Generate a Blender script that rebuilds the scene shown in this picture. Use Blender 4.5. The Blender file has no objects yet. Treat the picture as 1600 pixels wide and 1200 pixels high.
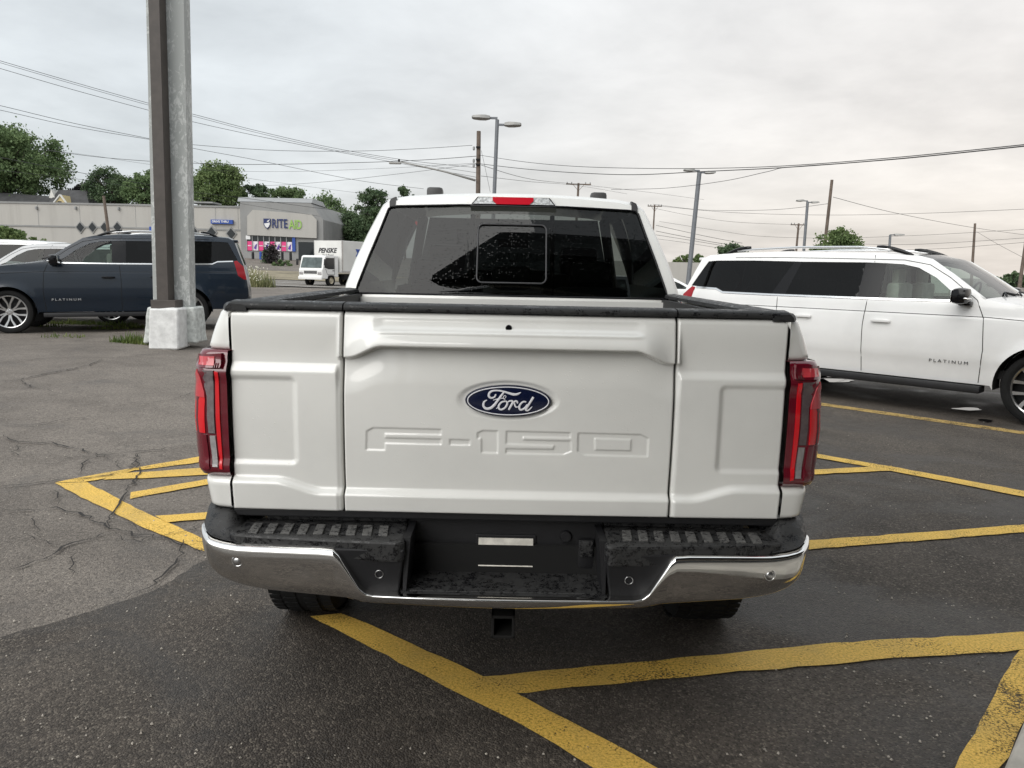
import bpy, bmesh, math, random
import numpy as np
from mathutils import Vector, Matrix, geometry as mgeo

S = bpy.context.scene
COL = S.collection
rad = math.radians

# ------------------------------------------------------------------ camera
FPX, CAM_H, PITCH, ROLL = 1202.0, 1.6, rad(8.5), rad(1.15)
cam_d = bpy.data.cameras.new('camera')
cam_d.sensor_width = 36.0
cam_d.lens = FPX / 1600.0 * 36.0
cam_d.clip_start = 0.05
cam_d.clip_end = 6000
cam = bpy.data.objects.new('camera', cam_d)
COL.objects.link(cam)
cam.matrix_world = Matrix.Translation((0, 0, CAM_H)) @ Matrix.Rotation(math.pi / 2 - PITCH, 4, 'X') @ Matrix.Rotation(ROLL, 4, 'Z')
S.camera = cam

# ------------------------------------------------------------------ sky, sun, exposure
SUN_EL, SUN_AZ = rad(40), rad(215)      # azimuth clockwise from +Y: behind the camera, a little to its left
world = bpy.data.worlds.new('World')
S.world = world
world.use_nodes = True
wn, wl = world.node_tree.nodes, world.node_tree.links
wn.clear()
def wnode(t, **k):
    n = wn.new(t)
    for a, b in k.items():
        setattr(n, a, b)
    return n
def wmath(op, a, b=None, clamp=False):
    n = wnode('ShaderNodeMath', operation=op, use_clamp=clamp)
    for i, v in enumerate((a, b)):
        if v is None:
            continue
        if isinstance(v, (int, float)):
            n.inputs[i].default_value = v
        else:
            wl.new(v, n.inputs[i])
    return n.outputs[0]
w_out = wnode('ShaderNodeOutputWorld')
w_bg = wnode('ShaderNodeBackground')
w_tc = wnode('ShaderNodeTexCoord')
w_sep = wnode('ShaderNodeSeparateXYZ')
wl.new(w_tc.outputs['Generated'], w_sep.inputs[0])
sky = wnode('ShaderNodeTexSky', sky_type='NISHITA', sun_disc=False)
sky.sun_elevation = SUN_EL
sky.sun_rotation = SUN_AZ
sky.air_density, sky.dust_density, sky.ozone_density = 1.0, 3.0, 1.0
zpos = wmath('MAXIMUM', w_sep.outputs['Z'], 0.0)
# overcast dome: brightest overhead, about a third of that at the horizon
lum = wmath('MULTIPLY', wmath('ADD', wmath('MULTIPLY', zpos, 0.35), 1.0), 0.500)
# flat cloud layer seen in perspective
den = wmath('ADD', zpos, 0.16)
cvec = wnode('ShaderNodeCombineXYZ')
wl.new(wmath('ADD', wmath('DIVIDE', w_sep.outputs['X'], den), 7.3), cvec.inputs[0])
wl.new(wmath('DIVIDE', w_sep.outputs['Y'], den), cvec.inputs[1])
def wnoise(scale, detail, rough, dist=0.0):
    n = wnode('ShaderNodeTexNoise')
    n.inputs['Scale'].default_value = scale
    n.inputs['Detail'].default_value = detail
    n.inputs['Roughness'].default_value = rough
    n.inputs['Distortion'].default_value = dist
    wl.new(cvec.outputs[0], n.inputs['Vector'])
    return n.outputs['Fac']
n1 = wnoise(0.75, 7, 0.55, 0.4)
n2 = wnoise(2.6, 6, 0.6, 0.2)
cl = wmath('ADD', wmath('MULTIPLY', wmath('SUBTRACT', n1, 0.5), 0.75), wmath('MULTIPLY', wmath('SUBTRACT', n2, 0.5), 0.36))
cl = wmath('ADD', 1.0, cl)
lum = wmath('MULTIPLY', lum, cl)
# the low sun behind the cloud warms the right-hand side of the sky
wd = wnode('ShaderNodeVectorMath', operation='DOT_PRODUCT')
wl.new(w_tc.outputs['Generated'], wd.inputs[0])
wd.inputs[1].default_value = (0.80, 0.58, -0.10)
warm = wnode('ShaderNodeMapRange', interpolation_type='SMOOTHSTEP')
warm.inputs['From Min'].default_value = 0.15
warm.inputs['From Max'].default_value = 1.0
wl.new(wd.outputs['Value'], warm.inputs['Value'])
w_mix = wnode('ShaderNodeMixRGB')
w_mix.inputs[1].default_value = (0.935, 0.985, 1.01, 1)
w_mix.inputs[2].default_value = (1.13, 1.03, 0.935, 1)
wl.new(wmath('MULTIPLY', warm.outputs[0], wmath('SUBTRACT', 1.0, wmath('MULTIPLY', zpos, 1.2, True), True)), w_mix.inputs[0])
w_col = wnode('ShaderNodeVectorMath', operation='SCALE')
wl.new(w_mix.outputs[0], w_col.inputs[0])
wl.new(lum, w_col.inputs['Scale'])
w_sky = wnode('ShaderNodeVectorMath', operation='SCALE')
wl.new(sky.outputs[0], w_sky.inputs[0])
w_sky.inputs['Scale'].default_value = 0.10
w_fin = wnode('ShaderNodeMixRGB')
w_fin.inputs[0].default_value = 0.90
wl.new(w_sky.outputs[0], w_fin.inputs[1])
wl.new(w_col.outputs[0], w_fin.inputs[2])
wl.new(w_fin.outputs[0], w_bg.inputs['Color'])
w_bg.inputs['Strength'].default_value = 1.0
wl.new(w_bg.outputs[0], w_out.inputs[0])

sun_d = bpy.data.lights.new('sun', 'SUN')
sun_d.energy = 1.5
sun_d.angle = rad(60)
sun_d.color = (1.0, 0.98, 0.945)
sun = bpy.data.objects.new('sun', sun_d)
COL.objects.link(sun)
_sd = Vector((math.sin(SUN_AZ) * math.cos(SUN_EL), math.cos(SUN_AZ) * math.cos(SUN_EL), math.sin(SUN_EL)))
sun.rotation_euler = _sd.to_track_quat('Z', 'Y').to_euler()
sun.location = (-6, -10, 20)

S.render.engine = 'CYCLES'
S.cycles.use_denoising = True
S.cycles.max_bounces = 8
S.cycles.transparent_max_bounces = 12
S.cycles.sample_clamp_indirect = 6.0
S.view_settings.view_transform = 'Standard'
S.view_settings.look = 'None'
S.view_settings.exposure = 0.68
S.view_settings.gamma = 1.0
S.view_settings.use_curve_mapping = False

# ------------------------------------------------------------------ measuring: photograph pixel -> place
def ray(px, py):
    u, v = (px - 800) / FPX, -(py - 600) / FPX
    c, s = math.cos(ROLL), math.sin(ROLL)
    u, v = u * c - v * s, u * s + v * c
    cp, sp = math.cos(PITCH), math.sin(PITCH)
    return u, cp + v * sp, -sp + v * cp
def at(px, py, y):
    d = ray(px, py); t = y / d[1]
    return Vector((d[0] * t, y, CAM_H + d[2] * t))
def sstep(a, b, x):
    t = min(1.0, max(0.0, (x - a) / (b - a)))
    return t * t * (3 - 2 * t)
def terrain(x, y):
    z = 0.2 * sstep(-2.5, -7.0, x)
    z += 0.07 * math.exp(-((x + 6.3) / 1.6) ** 2 - ((y - 16.2) / 1.5) ** 2)
    z += 0.02 * min(40.0, max(0.0, -x - 12.0)) * sstep(14, 40, y)
    z += 0.045 * min(60.0, max(0.0, y - 62.0)) * sstep(0, -16, x)
    return z
def gnd(px, py, lift=0.0):
    d = ray(px, py); z = 0.0
    for _ in range(12):
        t = (z - CAM_H) / d[2]
        z = terrain(d[0] * t, d[1] * t)
    return Vector((d[0] * t, d[1] * t, z + lift))

# ------------------------------------------------------------------ objects
def tag(o, label=None, cat=None, group=None, kind=None):
    if label: o['label'] = label
    if cat: o['category'] = cat
    if group: o['group'] = group
    if kind: o['kind'] = kind
    return o
def empty(name, loc=(0, 0, 0), rz=0.0, parent=None):
    o = bpy.data.objects.new(name, None)
    o.location = loc
    o.rotation_euler = (0, 0, rz)
    o.empty_display_size = 0.2
    COL.objects.link(o)
    if parent: o.parent = parent
    return o
def link(name, me, parent=None):
    o = bpy.data.objects.new(name, me)
    COL.objects.link(o)
    if parent: o.parent = parent
    return o
def copy_tree(o, parent=None):
    c = o.copy()
    COL.objects.link(c)
    c.parent = parent
    for ch in list(o.children):
        copy_tree(ch, c)
    return c

class MB:
    """collects shapes, builds ONE mesh object"""
    def __init__(self):
        self.v, self.f, self.m = [], [], []
    def add(self, vs, fs, mi=0):
        n = len(self.v)
        self.v.extend([tuple(map(float, p)) for p in vs])
        self.f.extend([tuple(int(i) + n for i in f) for f in fs])
        self.m.extend([mi] * len(fs))
        return self
    def box(self, c, s, rz=0.0, mi=0, bev=0.0):
        x, y, z = s[0] / 2, s[1] / 2, s[2] / 2
        if bev > 0:
            b = min(bev, x * .9, y * .9, z * .9)
            vs, fs = [], []
            bm = bmesh.new()
            bmesh.ops.create_cube(bm, size=1)
            for v in bm.verts:
                v.co = Vector((v.co.x * s[0], v.co.y * s[1], v.co.z * s[2]))
            bmesh.ops.bevel(bm, geom=list(bm.edges), offset=b, segments=2, affect='EDGES', profile=0.6)
            bm.verts.index_update()
            vs = [v.co.copy() for v in bm.verts]
            fs = [[v.index for v in f.verts] for f in bm.faces]
            bm.free()
        else:
            vs = [Vector((i, j, k)) for k in (-z, z) for j in (-y, y) for i in (-x, x)]
            fs = [(0, 2, 3, 1), (4, 5, 7, 6), (0, 1, 5, 4), (2, 6, 7, 3), (0, 4, 6, 2), (1, 3, 7, 5)]
        if rz:
            R = Matrix.Rotation(rz, 3, 'Z')
            vs = [R @ v for v in vs]
        return self.add([v + Vector(c) for v in vs], fs, mi)
    def tube(self, pts, r, n=8, closed=False, mi=0, squash=None):
        P = [Vector(p) for p in pts]
        R = r if isinstance(r, (list, tuple)) else [r] * len(P)
        vs, fs = [], []
        m = len(P)
        up = None
        for i in range(m):
            a = P[(i - 1) % m] if (closed or i > 0) else P[i]
            b = P[(i + 1) % m] if (closed or i < m - 1) else P[i]
            t = (b - a).normalized()
            if up is None:
                up = Vector((0, 0, 1)) if abs(t.z) < 0.9 else Vector((0, 1, 0))
            e1 = (up - t * up.dot(t)).normalized()
            e2 = t.cross(e1)
            up = e1
            for k in range(n):
                q = 2 * math.pi * k / n
                d = (e1 * math.cos(q) + e2 * math.sin(q)) * R[i]
                if squash: d = Vector((d.x * squash[0], d.y * squash[1], d.z * squash[2]))
                vs.append(P[i] + d)
        seg = m if closed else m - 1
        for i in range(seg):
            for k in range(n):
                a, b = i * n + k, i * n + (k + 1) % n
                c, d = ((i + 1) % m) * n + (k + 1) % n, ((i + 1) % m) * n + k
                fs.append((a, b, c, d))
        if not closed:
            fs.append(tuple(range(n - 1, -1, -1)))
            fs.append(tuple((m - 1) * n + k for k in range(n)))
        return self.add(vs, fs, mi)
    def prism(self, poly, f0, f1, mi=0):
        """poly 2-D -> two mapped rings and walls; f0, f1 map (a,b) to 3-D"""
        n = len(poly)
        vs = [f0(*p) for p in poly] + [f1(*p) for p in poly]
        fs = [tuple(range(n)), tuple(range(2 * n - 1, n - 1, -1))]
        fs += [(i, n + i, n + (i + 1) % n, (i + 1) % n) for i in range(n)]
        return self.add(vs, fs, mi)
    def lathe(self, prof, n=32, axis='X', c=(0, 0, 0), mi=0):
        """prof: (along axis, radius)"""
        vs, fs = [], []
        m = len(prof)
        for (a, r) in prof:
            for k in range(n):
                q = 2 * math.pi * k / n
                p = {'X': (a, r * math.cos(q), r * math.sin(q)), 'Y': (r * math.cos(q), a, r * math.sin(q)), 'Z': (r * math.cos(q), r * math.sin(q), a)}[axis]
                vs.append(Vector(p) + Vector(c))
        for i in range(m - 1):
            for k in range(n):
                fs.append((i * n + k, i * n + (k + 1) % n, (i + 1) * n + (k + 1) % n, (i + 1) * n + k))
        return self.add(vs, fs, mi)
    def grid(self, X, mi=0):
        """X: array (nu, nv, 3)"""
        nu, nv = X.shape[:2]
        fs = [(i * nv + j, (i + 1) * nv + j, (i + 1) * nv + j + 1, i * nv + j + 1) for i in range(nu - 1) for j in range(nv - 1)]
        return self.add(X.reshape(-1, 3), fs, mi)
    def mesh(self, name, mats, smooth=False, fix=True):
        used = sorted({i for f in self.f for i in f})
        if len(used) < len(self.v):          # drop points no face uses
            mp = {a: b for b, a in enumerate(used)}
            self.v = [self.v[i] for i in used]
            self.f = [tuple(mp[i] for i in f) for f in self.f]
        me = bpy.data.meshes.new(name)
        me.from_pydata(self.v, [], self.f)
        for m in (mats if isinstance(mats, (list, tuple)) else [mats]):
            me.materials.append(m)
        if any(self.m):
            me.polygons.foreach_set('material_index', self.m)
        if fix:
            bm = bmesh.new(); bm.from_mesh(me)
            bmesh.ops.recalc_face_normals(bm, faces=bm.faces)
            bm.to_mesh(me); bm.free()
        if smooth:
            me.polygons.foreach_set('use_smooth', [True] * len(me.polygons))
            if smooth is not True:
                me.set_sharp_from_angle(angle=rad(smooth))
        me.update()
        return me
    def build(self, name, mats, parent=None, smooth=False, fix=True):
        return link(name, self.mesh(name, mats, smooth, fix), parent)

def text_mesh(txt, size, mat, shear=0.0, spacing=1.0, extrude=0.004, bold=0.0, sx=1.0, fit=None):
    cu = bpy.data.curves.new('lettering', 'FONT')
    cu.body = txt; cu.size = size; cu.align_x = 'CENTER'; cu.align_y = 'CENTER'
    cu.shear = shear; cu.space_character = spacing; cu.extrude = extrude; cu.offset = bold
    cu.resolution_u = 3
    o = bpy.data.objects.new('lettering', cu)
    COL.objects.link(o)
    dg = bpy.context.evaluated_depsgraph_get()
    me = bpy.data.meshes.new_from_object(o.evaluated_get(dg))
    bpy.data.objects.remove(o)
    if fit:      # (width, height) wanted
        xs, ys = [v.co.x for v in me.vertices], [v.co.y for v in me.vertices]
        me.transform(Matrix.Diagonal((fit[0] / (max(xs) - min(xs)), fit[1] / (max(ys) - min(ys)), 1, 1)) @ Matrix.Translation((-(max(xs) + min(xs)) / 2, -(max(ys) + min(ys)) / 2, 0)))
    if sx != 1.0:
        me.transform(Matrix.Diagonal((sx, 1, 1, 1)))
    me.materials.clear(); me.materials.append(mat)
    return me
def put_text(name, me, parent, loc, xdir, up):
    """lettering whose reading direction is xdir and whose top points up"""
    o = link(name, me, parent)
    X = Vector(xdir).normalized(); U = Vector(up).normalized(); N = X.cross(U)
    o.matrix_local = Matrix.Translation(loc) @ Matrix((X, U, N)).transposed().to_4x4()
    return o

# ------------------------------------------------------------------ materials
class NT:
    def __init__(self, name):
        self.m = bpy.data.materials.new(name)
        self.m.use_nodes = True
        self.n, self.l = self.m.node_tree.nodes, self.m.node_tree.links
        self.b = self.n['Principled BSDF']
        self.pos = self.n.new('ShaderNodeNewGeometry').outputs['Position']
        self.obj = self.n.new('ShaderNodeTexCoord').outputs['Object']
    def node(self, t, **k):
        n = self.n.new(t)
        for a, b in k.items():
            setattr(n, a, b)
        return n
    def lk(self, v, s):
        if isinstance(v, (int, float)): s.default_value = v
        elif isinstance(v, tuple): s.default_value = v if len(v) == 4 else (*v, 1)
        else: self.l.new(v, s)
    def math(self, op, a, b=None, clamp=False):
        n = self.node('ShaderNodeMath', operation=op, use_clamp=clamp)
        self.lk(a, n.inputs[0])
        if b is not None: self.lk(b, n.inputs[1])
        return n.outputs[0]
    def scaled(self, vec, sc):
        n = self.node('ShaderNodeVectorMath', operation='MULTIPLY')
        self.l.new(vec, n.inputs[0]); n.inputs[1].default_value = sc
        return n.outputs[0]
    def noise(self, scale, detail=4, rough=.55, vec=None, dist=0.0):
        n = self.node('ShaderNodeTexNoise')
        n.inputs['Scale'].default_value = scale; n.inputs['Detail'].default_value = detail
        n.inputs['Roughness'].default_value = rough; n.inputs['Distortion'].default_value = dist
        self.l.new(vec or self.pos, n.inputs['Vector'])
        return n.outputs['Fac']
    def voro(self, scale, vec=None, feature='F1', out='Distance', rnd=1.0):
        n = self.node('ShaderNodeTexVoronoi', feature=feature)
        n.inputs['Scale'].default_value = scale
        n.inputs['Randomness'].default_value = rnd
        self.l.new(vec or self.pos, n.inputs['Vector'])
        return n.outputs[out]
    def ramp(self, fac, a, b, lo=0.0, hi=1.0):
        n = self.node('ShaderNodeMapRange', interpolation_type='SMOOTHSTEP')
        self.lk(fac, n.inputs['Value'])
        n.inputs['From Min'].default_value = a; n.inputs['From Max'].default_value = b
        n.inputs['To Min'].default_value = lo; n.inputs['To Max'].default_value = hi
        return n.outputs[0]
    def mix(self, fac, a, b, mode='MIX'):
        n = self.node('ShaderNodeMixRGB', blend_type=mode)
        self.lk(fac, n.inputs[0]); self.lk(a, n.inputs[1]); self.lk(b, n.inputs[2])
        return n.outputs[0]
    def bump(self, h, strength=.3, dist=.01, prev=None):
        n = self.node('ShaderNodeBump')
        n.inputs['Strength'].default_value = strength; n.inputs['Distance'].default_value = dist
        self.l.new(h, n.inputs['Height'])
        if prev: self.l.new(prev, n.inputs['Normal'])
        return n.outputs[0]
    def set(self, **k):
        names = dict(col='Base Color', rough='Roughness', metal='Metallic', spec='Specular IOR Level', coat='Coat Weight', coatr='Coat Roughness',
                     normal='Normal', alpha='Alpha', trans='Transmission Weight', ior='IOR', emis='Emission Color', emistr='Emission Strength', sheen='Sheen Weight')
        for a, v in k.items():
            self.lk(v, self.b.inputs[names[a]])
        return self.m
def simple(name, col, rough=.5, metal=0.0, var=.12, vscale=6.0, bump=0.0, bscale=60.0, **k):
    t = NT(name)
    c = col
    if var:
        f = t.noise(vscale, 5, .6, t.obj)
        c = t.mix(t.ramp(f, .3, .7), tuple(x * (1 - var) for x in col), tuple(min(1, x * (1 + var)) for x in col))
    t.set(col=c, rough=rough, metal=metal, **k)
    if bump:
        t.set(normal=t.bump(t.noise(bscale, 4, .6, t.obj), bump, .01))
    return t.m
M = {}
def asphalt(name, c0, c1, stone, wetness):
    t = NT(name)
    big = t.noise(.35, 5, .6)
    mid = t.noise(1.7, 6, .62, dist=.6)
    fine = t.noise(38, 4, .7)
    cell = t.node('ShaderNodeTexVoronoi'); cell.inputs['Scale'].default_value = 135
    t.l.new(t.pos, cell.inputs['Vector'])
    sepc = t.node('ShaderNodeSeparateColor'); t.l.new(cell.outputs['Color'], sepc.inputs[0])
    c = t.mix(t.ramp(t.math('ADD', t.math('MULTIPLY', big, .55), t.math('MULTIPLY', mid, .45)), .36, .64), c0, c1)
    c = t.mix(t.math('MULTIPLY', t.ramp(sepc.outputs[0], .62, 1.0), .42), c, stone)                # pale stones
    c = t.mix(t.math('MULTIPLY', t.ramp(sepc.outputs[1], .5, 1.0), .65), c, tuple(x * .25 for x in c0))  # tar between them
    c = t.mix(t.ramp(fine, .42, .70, 0, .55), c, tuple(x * .45 for x in c0))
    spot = t.ramp(t.noise(2.7, 6, .7, dist=1.2), .60, .70, 0, .55)                              # oil and tyre stains
    c = t.mix(spot, c, tuple(x * .45 for x in c0))
    dust = t.ramp(t.noise(5.2, 7, .68, dist=.8), .60, .74, 0, .30)
    c = t.mix(dust, c, (0.20, 0.175, 0.14))
    wet = t.ramp(t.noise(.9, 5, .6, dist=.9), .5 - wetness, .74 - wetness)
    c = t.mix(t.math('MULTIPLY', wet, .5), c, tuple(x * .35 for x in c0))
    h = t.math('ADD', t.math('MULTIPLY', cell.outputs['Distance'], -1.0), t.math('MULTIPLY', fine, .9))
    t.set(col=c, rough=t.math('SUBTRACT', .82, t.math('MULTIPLY', wet, .34)), spec=.4, normal=t.bump(h, .55, .008))
    return t.m
M['asphalt_old'] = asphalt('asphalt_old', (.142, .123, .106), (.240, .211, .182), (.37, .32, .27), -.02)
M['asphalt_dark'] = asphalt('asphalt_dark', (.048, .0395, .0325), (.116, .097, .080), (.30, .26, .21), .08)
M['road'] = asphalt('road', (.20, .18, .16), (.27, .25, .225), (.30, .28, .25), -.2)
M['crack'] = simple('crack', (.022, .019, .017), .9)
M['concrete'] = simple('concrete', (.46, .43, .38), .85, var=.2, vscale=3.0, bump=.3, bscale=90)
M['soil'] = simple('soil', (.10, .075, .05), .95, var=.35, vscale=2.0)
def yellow():
    t = NT('yellow_paint')
    grain = t.noise(95, 4, .75)
    wear = t.math('ADD', t.math('MULTIPLY', t.noise(7, 6, .7, dist=.5), .5), t.math('MULTIPLY', t.noise(1.3, 4, .6), .5))
    c = t.mix(t.ramp(grain, .38, .62), (.54, .335, .052), (.84, .545, .115))
    c = t.mix(t.ramp(t.noise(2.2, 5, .6), .42, .68, 0, .35), c, (.36, .26, .10))
    a = t.math('ADD', t.math('MULTIPLY', grain, .42), t.math('MULTIPLY', wear, .58))
    t.set(col=c, rough=.72, alpha=t.ramp(a, .39, .47), normal=t.bump(grain, .6, .006))
    return t.m
M['yellow'] = yellow()
def yellow_worn():
    t = NT('worn_yellow_paint')
    grain = t.noise(80, 4, .75)
    a = t.math('ADD', t.math('MULTIPLY', grain, .5), t.math('MULTIPLY', t.noise(5, 6, .7), .5))
    t.set(col=(.44, .30, .10, 1), rough=.8, alpha=t.ramp(a, .40, .52, .1, .95))
    return t.m
M['yellow_worn'] = yellow_worn()
M['white_line'] = simple('white_line_paint', (.6, .59, .56), .8, var=.2)
M['puddle'] = NT('puddle_water').set(col=(.01, .01, .01, 1), rough=.02, spec=.6)

# ------------------------------------------------------------------ ground
def axis_pts():
    xs = [-3000, -1500, -700, -350, -200, -140, -110, -90]
    xs += list(np.arange(-80, -20, 4.0)) + list(np.arange(-20, -9, 1.0)) + list(np.arange(-9, 1, .25)) + [1.5, 3, 6, 10, 20, 40, 80, 160, 350, 700, 1500, 3000]
    ys = [-400, -100, -40, -15, -6, -2] + list(np.arange(0, 30, 1.5)) + list(np.arange(30, 64, 4.0)) + list(np.arange(64, 130, 5.0)) + [140, 180, 260, 400, 800, 1600, 4000]
    return xs, ys
def build_ground():
    xs, ys = axis_pts()
    X = np.array([[(x, y, terrain(x, y)) for y in ys] for x in xs])
    o = MB().grid(X).build('ground', M['asphalt_old'], smooth=True)
    for p in o.data.polygons:
        if p.normal.z < 0:
            p.flip()
    return tag(o, 'grey cracked asphalt car park around the parked vehicles', kind='structure')
ground = build_ground()
def sheet(name, poly, mat, lift, parent, step=.35, kind=None, label=None):
    """flat sheet on the terrain from a plan outline"""
    P = []
    for a, b in zip(poly, list(poly[1:]) + [poly[0]]):
        a, b = Vector((a[0], a[1])), Vector((b[0], b[1]))
        k = max(1, int((b - a).length / step))
        P += [a.lerp(b, i / k) for i in range(k)]
    n0 = len(P)
    xs, ys = [p.x for p in P], [p.y for p in P]
    verts = list(P)
    edges = [(i, (i + 1) % n0) for i in range(n0)]
    x = math.floor(min(xs) / step) * step
    while x < max(xs):
        y = math.floor(min(ys) / step) * step
        while y < max(ys):
            if inside((x, y), P): verts.append(Vector((x + .003, y + .002)))
            y += step
        x += step
    v, e, f, *_ = mgeo.delaunay_2d_cdt(verts, edges, [], 0, 1e-5)
    fs = [t for t in f if inside(((v[t[0]].x + v[t[1]].x + v[t[2]].x) / 3, (v[t[0]].y + v[t[1]].y + v[t[2]].y) / 3), P)]
    mb = MB().add([(q.x, q.y, terrain(q.x, q.y) + lift) for q in v], fs)
    o = mb.build(name, mat, parent, smooth=True, fix=False)
    for p in o.data.polygons:
        if p.normal.z < 0: p.flip()
    if kind or label: tag(o, label, kind=kind)
    return o
def inside(p, poly):
    x, y = p[0], p[1]; r = False
    n = len(poly); j = n - 1
    for i in range(n):
        xi, yi = poly[i][0], poly[i][1]; xj, yj = poly[j][0], poly[j][1]
        if (yi > y) != (yj > y) and x < (xj - xi) * (y - yi) / (yj - yi) + xi: r = not r
        j = i
    return r
random.seed(5)
def rough_edge(pts, step=.06, amp=.012):
    out = []
    for a, b in zip(pts, pts[1:]):
        a, b = Vector(a[:2]), Vector(b[:2])
        n = max(1, int((b - a).length / step))
        for i in range(n):
            q = a.lerp(b, i / n)
            out.append((q.x + random.uniform(-amp, amp), q.y + random.uniform(-amp, amp)))
    out.append(tuple(pts[-1][:2]))
    return out
# darker, newer asphalt under and in front of the pickup
seam = rough_edge([(-5.5, .9), gnd(0, 997)[:2], gnd(120, 963)[:2], gnd(240, 925)[:2], gnd(305, 885)[:2], (-1.55, 4.2), (-1.2, 5.2), (-.6, 7.0), (.6, 9.2), (3.5, 13.0), (7.5, 17.0)])
dark = sheet('newer_asphalt', seam + [(30, 17), (30, -3.2), (-5.5, -3.2)], M['asphalt_dark'], .004, ground, step=.8)

# hatched island the pickup stands across: outline strokes and hatch strokes
YEL = M['yellow']
def band(name, up, low, mat, lift):
    """painted band between two edges given as photograph points on the ground"""
    A, B = [gnd(*p) for p in up], [gnd(*p) for p in low]
    def walk_(P, n):
        L = [0]
        for i in range(len(P) - 1): L.append(L[-1] + (P[i + 1] - P[i]).length)
        out = []
        for k in range(n + 1):
            t = L[-1] * k / n; i = 0
            while i < len(P) - 2 and L[i + 1] < t: i += 1
            out.append(P[i].lerp(P[i + 1], (t - L[i]) / max(1e-6, L[i + 1] - L[i])))
        return out
    n = max(4, int((A[-1] - A[0]).length / .09))
    vs = []
    for p, q in zip(walk_(A, n), walk_(B, n)):
        for v in (p, q):
            x, y = v.x + random.gauss(0, .004), v.y + random.gauss(0, .004)
            vs.append((x, y, terrain(x, y) + lift))
    o = MB().add(vs, [(2 * i, 2 * i + 1, 2 * i + 3, 2 * i + 2) for i in range(n)]).build(name, mat, ground, fix=False)
    for p in o.data.polygons:
        if p.normal.z < 0: p.flip()
for k, (up, low) in enumerate([
    # left point of the island and its hatching
    ([(136, 754.5), (245, 810.5), (310, 838.5), (350, 856), (480, 912)], [(86, 756), (154, 791), (245, 835), (310, 859.5), (350, 874), (430, 908)]),
    ([(87, 755), (157, 741), (304, 716), (345, 709), (560, 673)], [(132, 754.5), (168, 748), (210, 736.5), (304, 724.7), (345, 719), (560, 681)]),
    ([(185, 741), (308, 732.8), (345, 730.5), (760, 704)], [(160, 751), (308, 744), (345, 742), (760, 715)]),
    ([(203, 771), (308, 752.8), (345, 746), (760, 675)], [(203, 781), (308, 761.5), (345, 755), (760, 684)]),
    ([(243, 808), (308, 803.5), (350, 800.5), (900, 762)], [(262, 818), (308, 814), (350, 811), (900, 773)]),
    # stroke passing under the bumper to the lower edge, and the one that meets it
    ([(535, 960), (745, 1055), (810, 1087), (1020, 1200), (1060, 1222)], [(485, 966), (520, 985), (800, 1130), (925, 1200), (970, 1226)]),
    ([(750, 1062), (800, 1056), (1075, 1031), (1300, 1007.5), (1600, 991), (1680, 986)], [(753, 1090), (800, 1087.5), (1100, 1059), (1400, 1031), (1590, 1020), (1680, 1015)]),
    # right hand side
    ([(1592, 1020), (1545, 1104), (1497, 1195), (1480, 1228)], [(1672, 1016), (1612, 1110), (1567, 1195), (1552, 1228)]),
    ([(960, 870), (1272, 846.7), (1600, 822.3), (1680, 816)], [(960, 885), (1272, 860.7), (1600, 834), (1680, 828)]),
    ([(900, 647), (1283, 712.3), (1387, 730), (1600, 769.3), (1700, 788)], [(900, 653), (1283, 718.3), (1387, 736.7), (1600, 778.3), (1700, 797)]),
    ([(930, 753), (1278, 735.7), (1393, 730)], [(930, 761), (1278, 743.3), (1393, 737.3)])]):
    band('painted_line', up, low, YEL, .0070 + .0006 * k)
band('painted_line', [(1200, 618.5), (1287, 630.7), (1600, 675), (1690, 688)], [(1200, 622.5), (1287, 635), (1600, 680), (1690, 693)], M['yellow_worn'], .008)
# cracks
def crack(pts, w):
    P = [gnd(*p) for p in pts]
    out = []
    for a, b in zip(P, P[1:]):
        n = max(2, int((b - a).length / .05))
        for i in range(n):
            out.append(a.lerp(b, i / n) + Vector((random.gauss(0, .012), random.gauss(0, .016), 0)))
    out.append(P[-1])
    vs, fs = [], []
    for i, q in enumerate(out):
        t = (out[min(i + 1, len(out) - 1)] - out[max(i - 1, 0)]); t.z = 0; t.normalize()
        n = Vector((-t.y, t.x, 0)) * w * random.uniform(.12, .75) * .5 * min(1, .25 + 4 * min(i, len(out) - 1 - i) / len(out))
        for s in (1, -1):
            p = q + n * s
            vs.append((p.x, p.y, terrain(p.x, p.y) + .0155))
    fs = [(2 * i, 2 * i + 1, 2 * i + 3, 2 * i + 2) for i in range(len(out) - 1)]
    o = MB().add(vs, fs).build('crack', M['crack'], ground, fix=False)
    for p in o.data.polygons:
        if p.normal.z < 0: p.flip()
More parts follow.
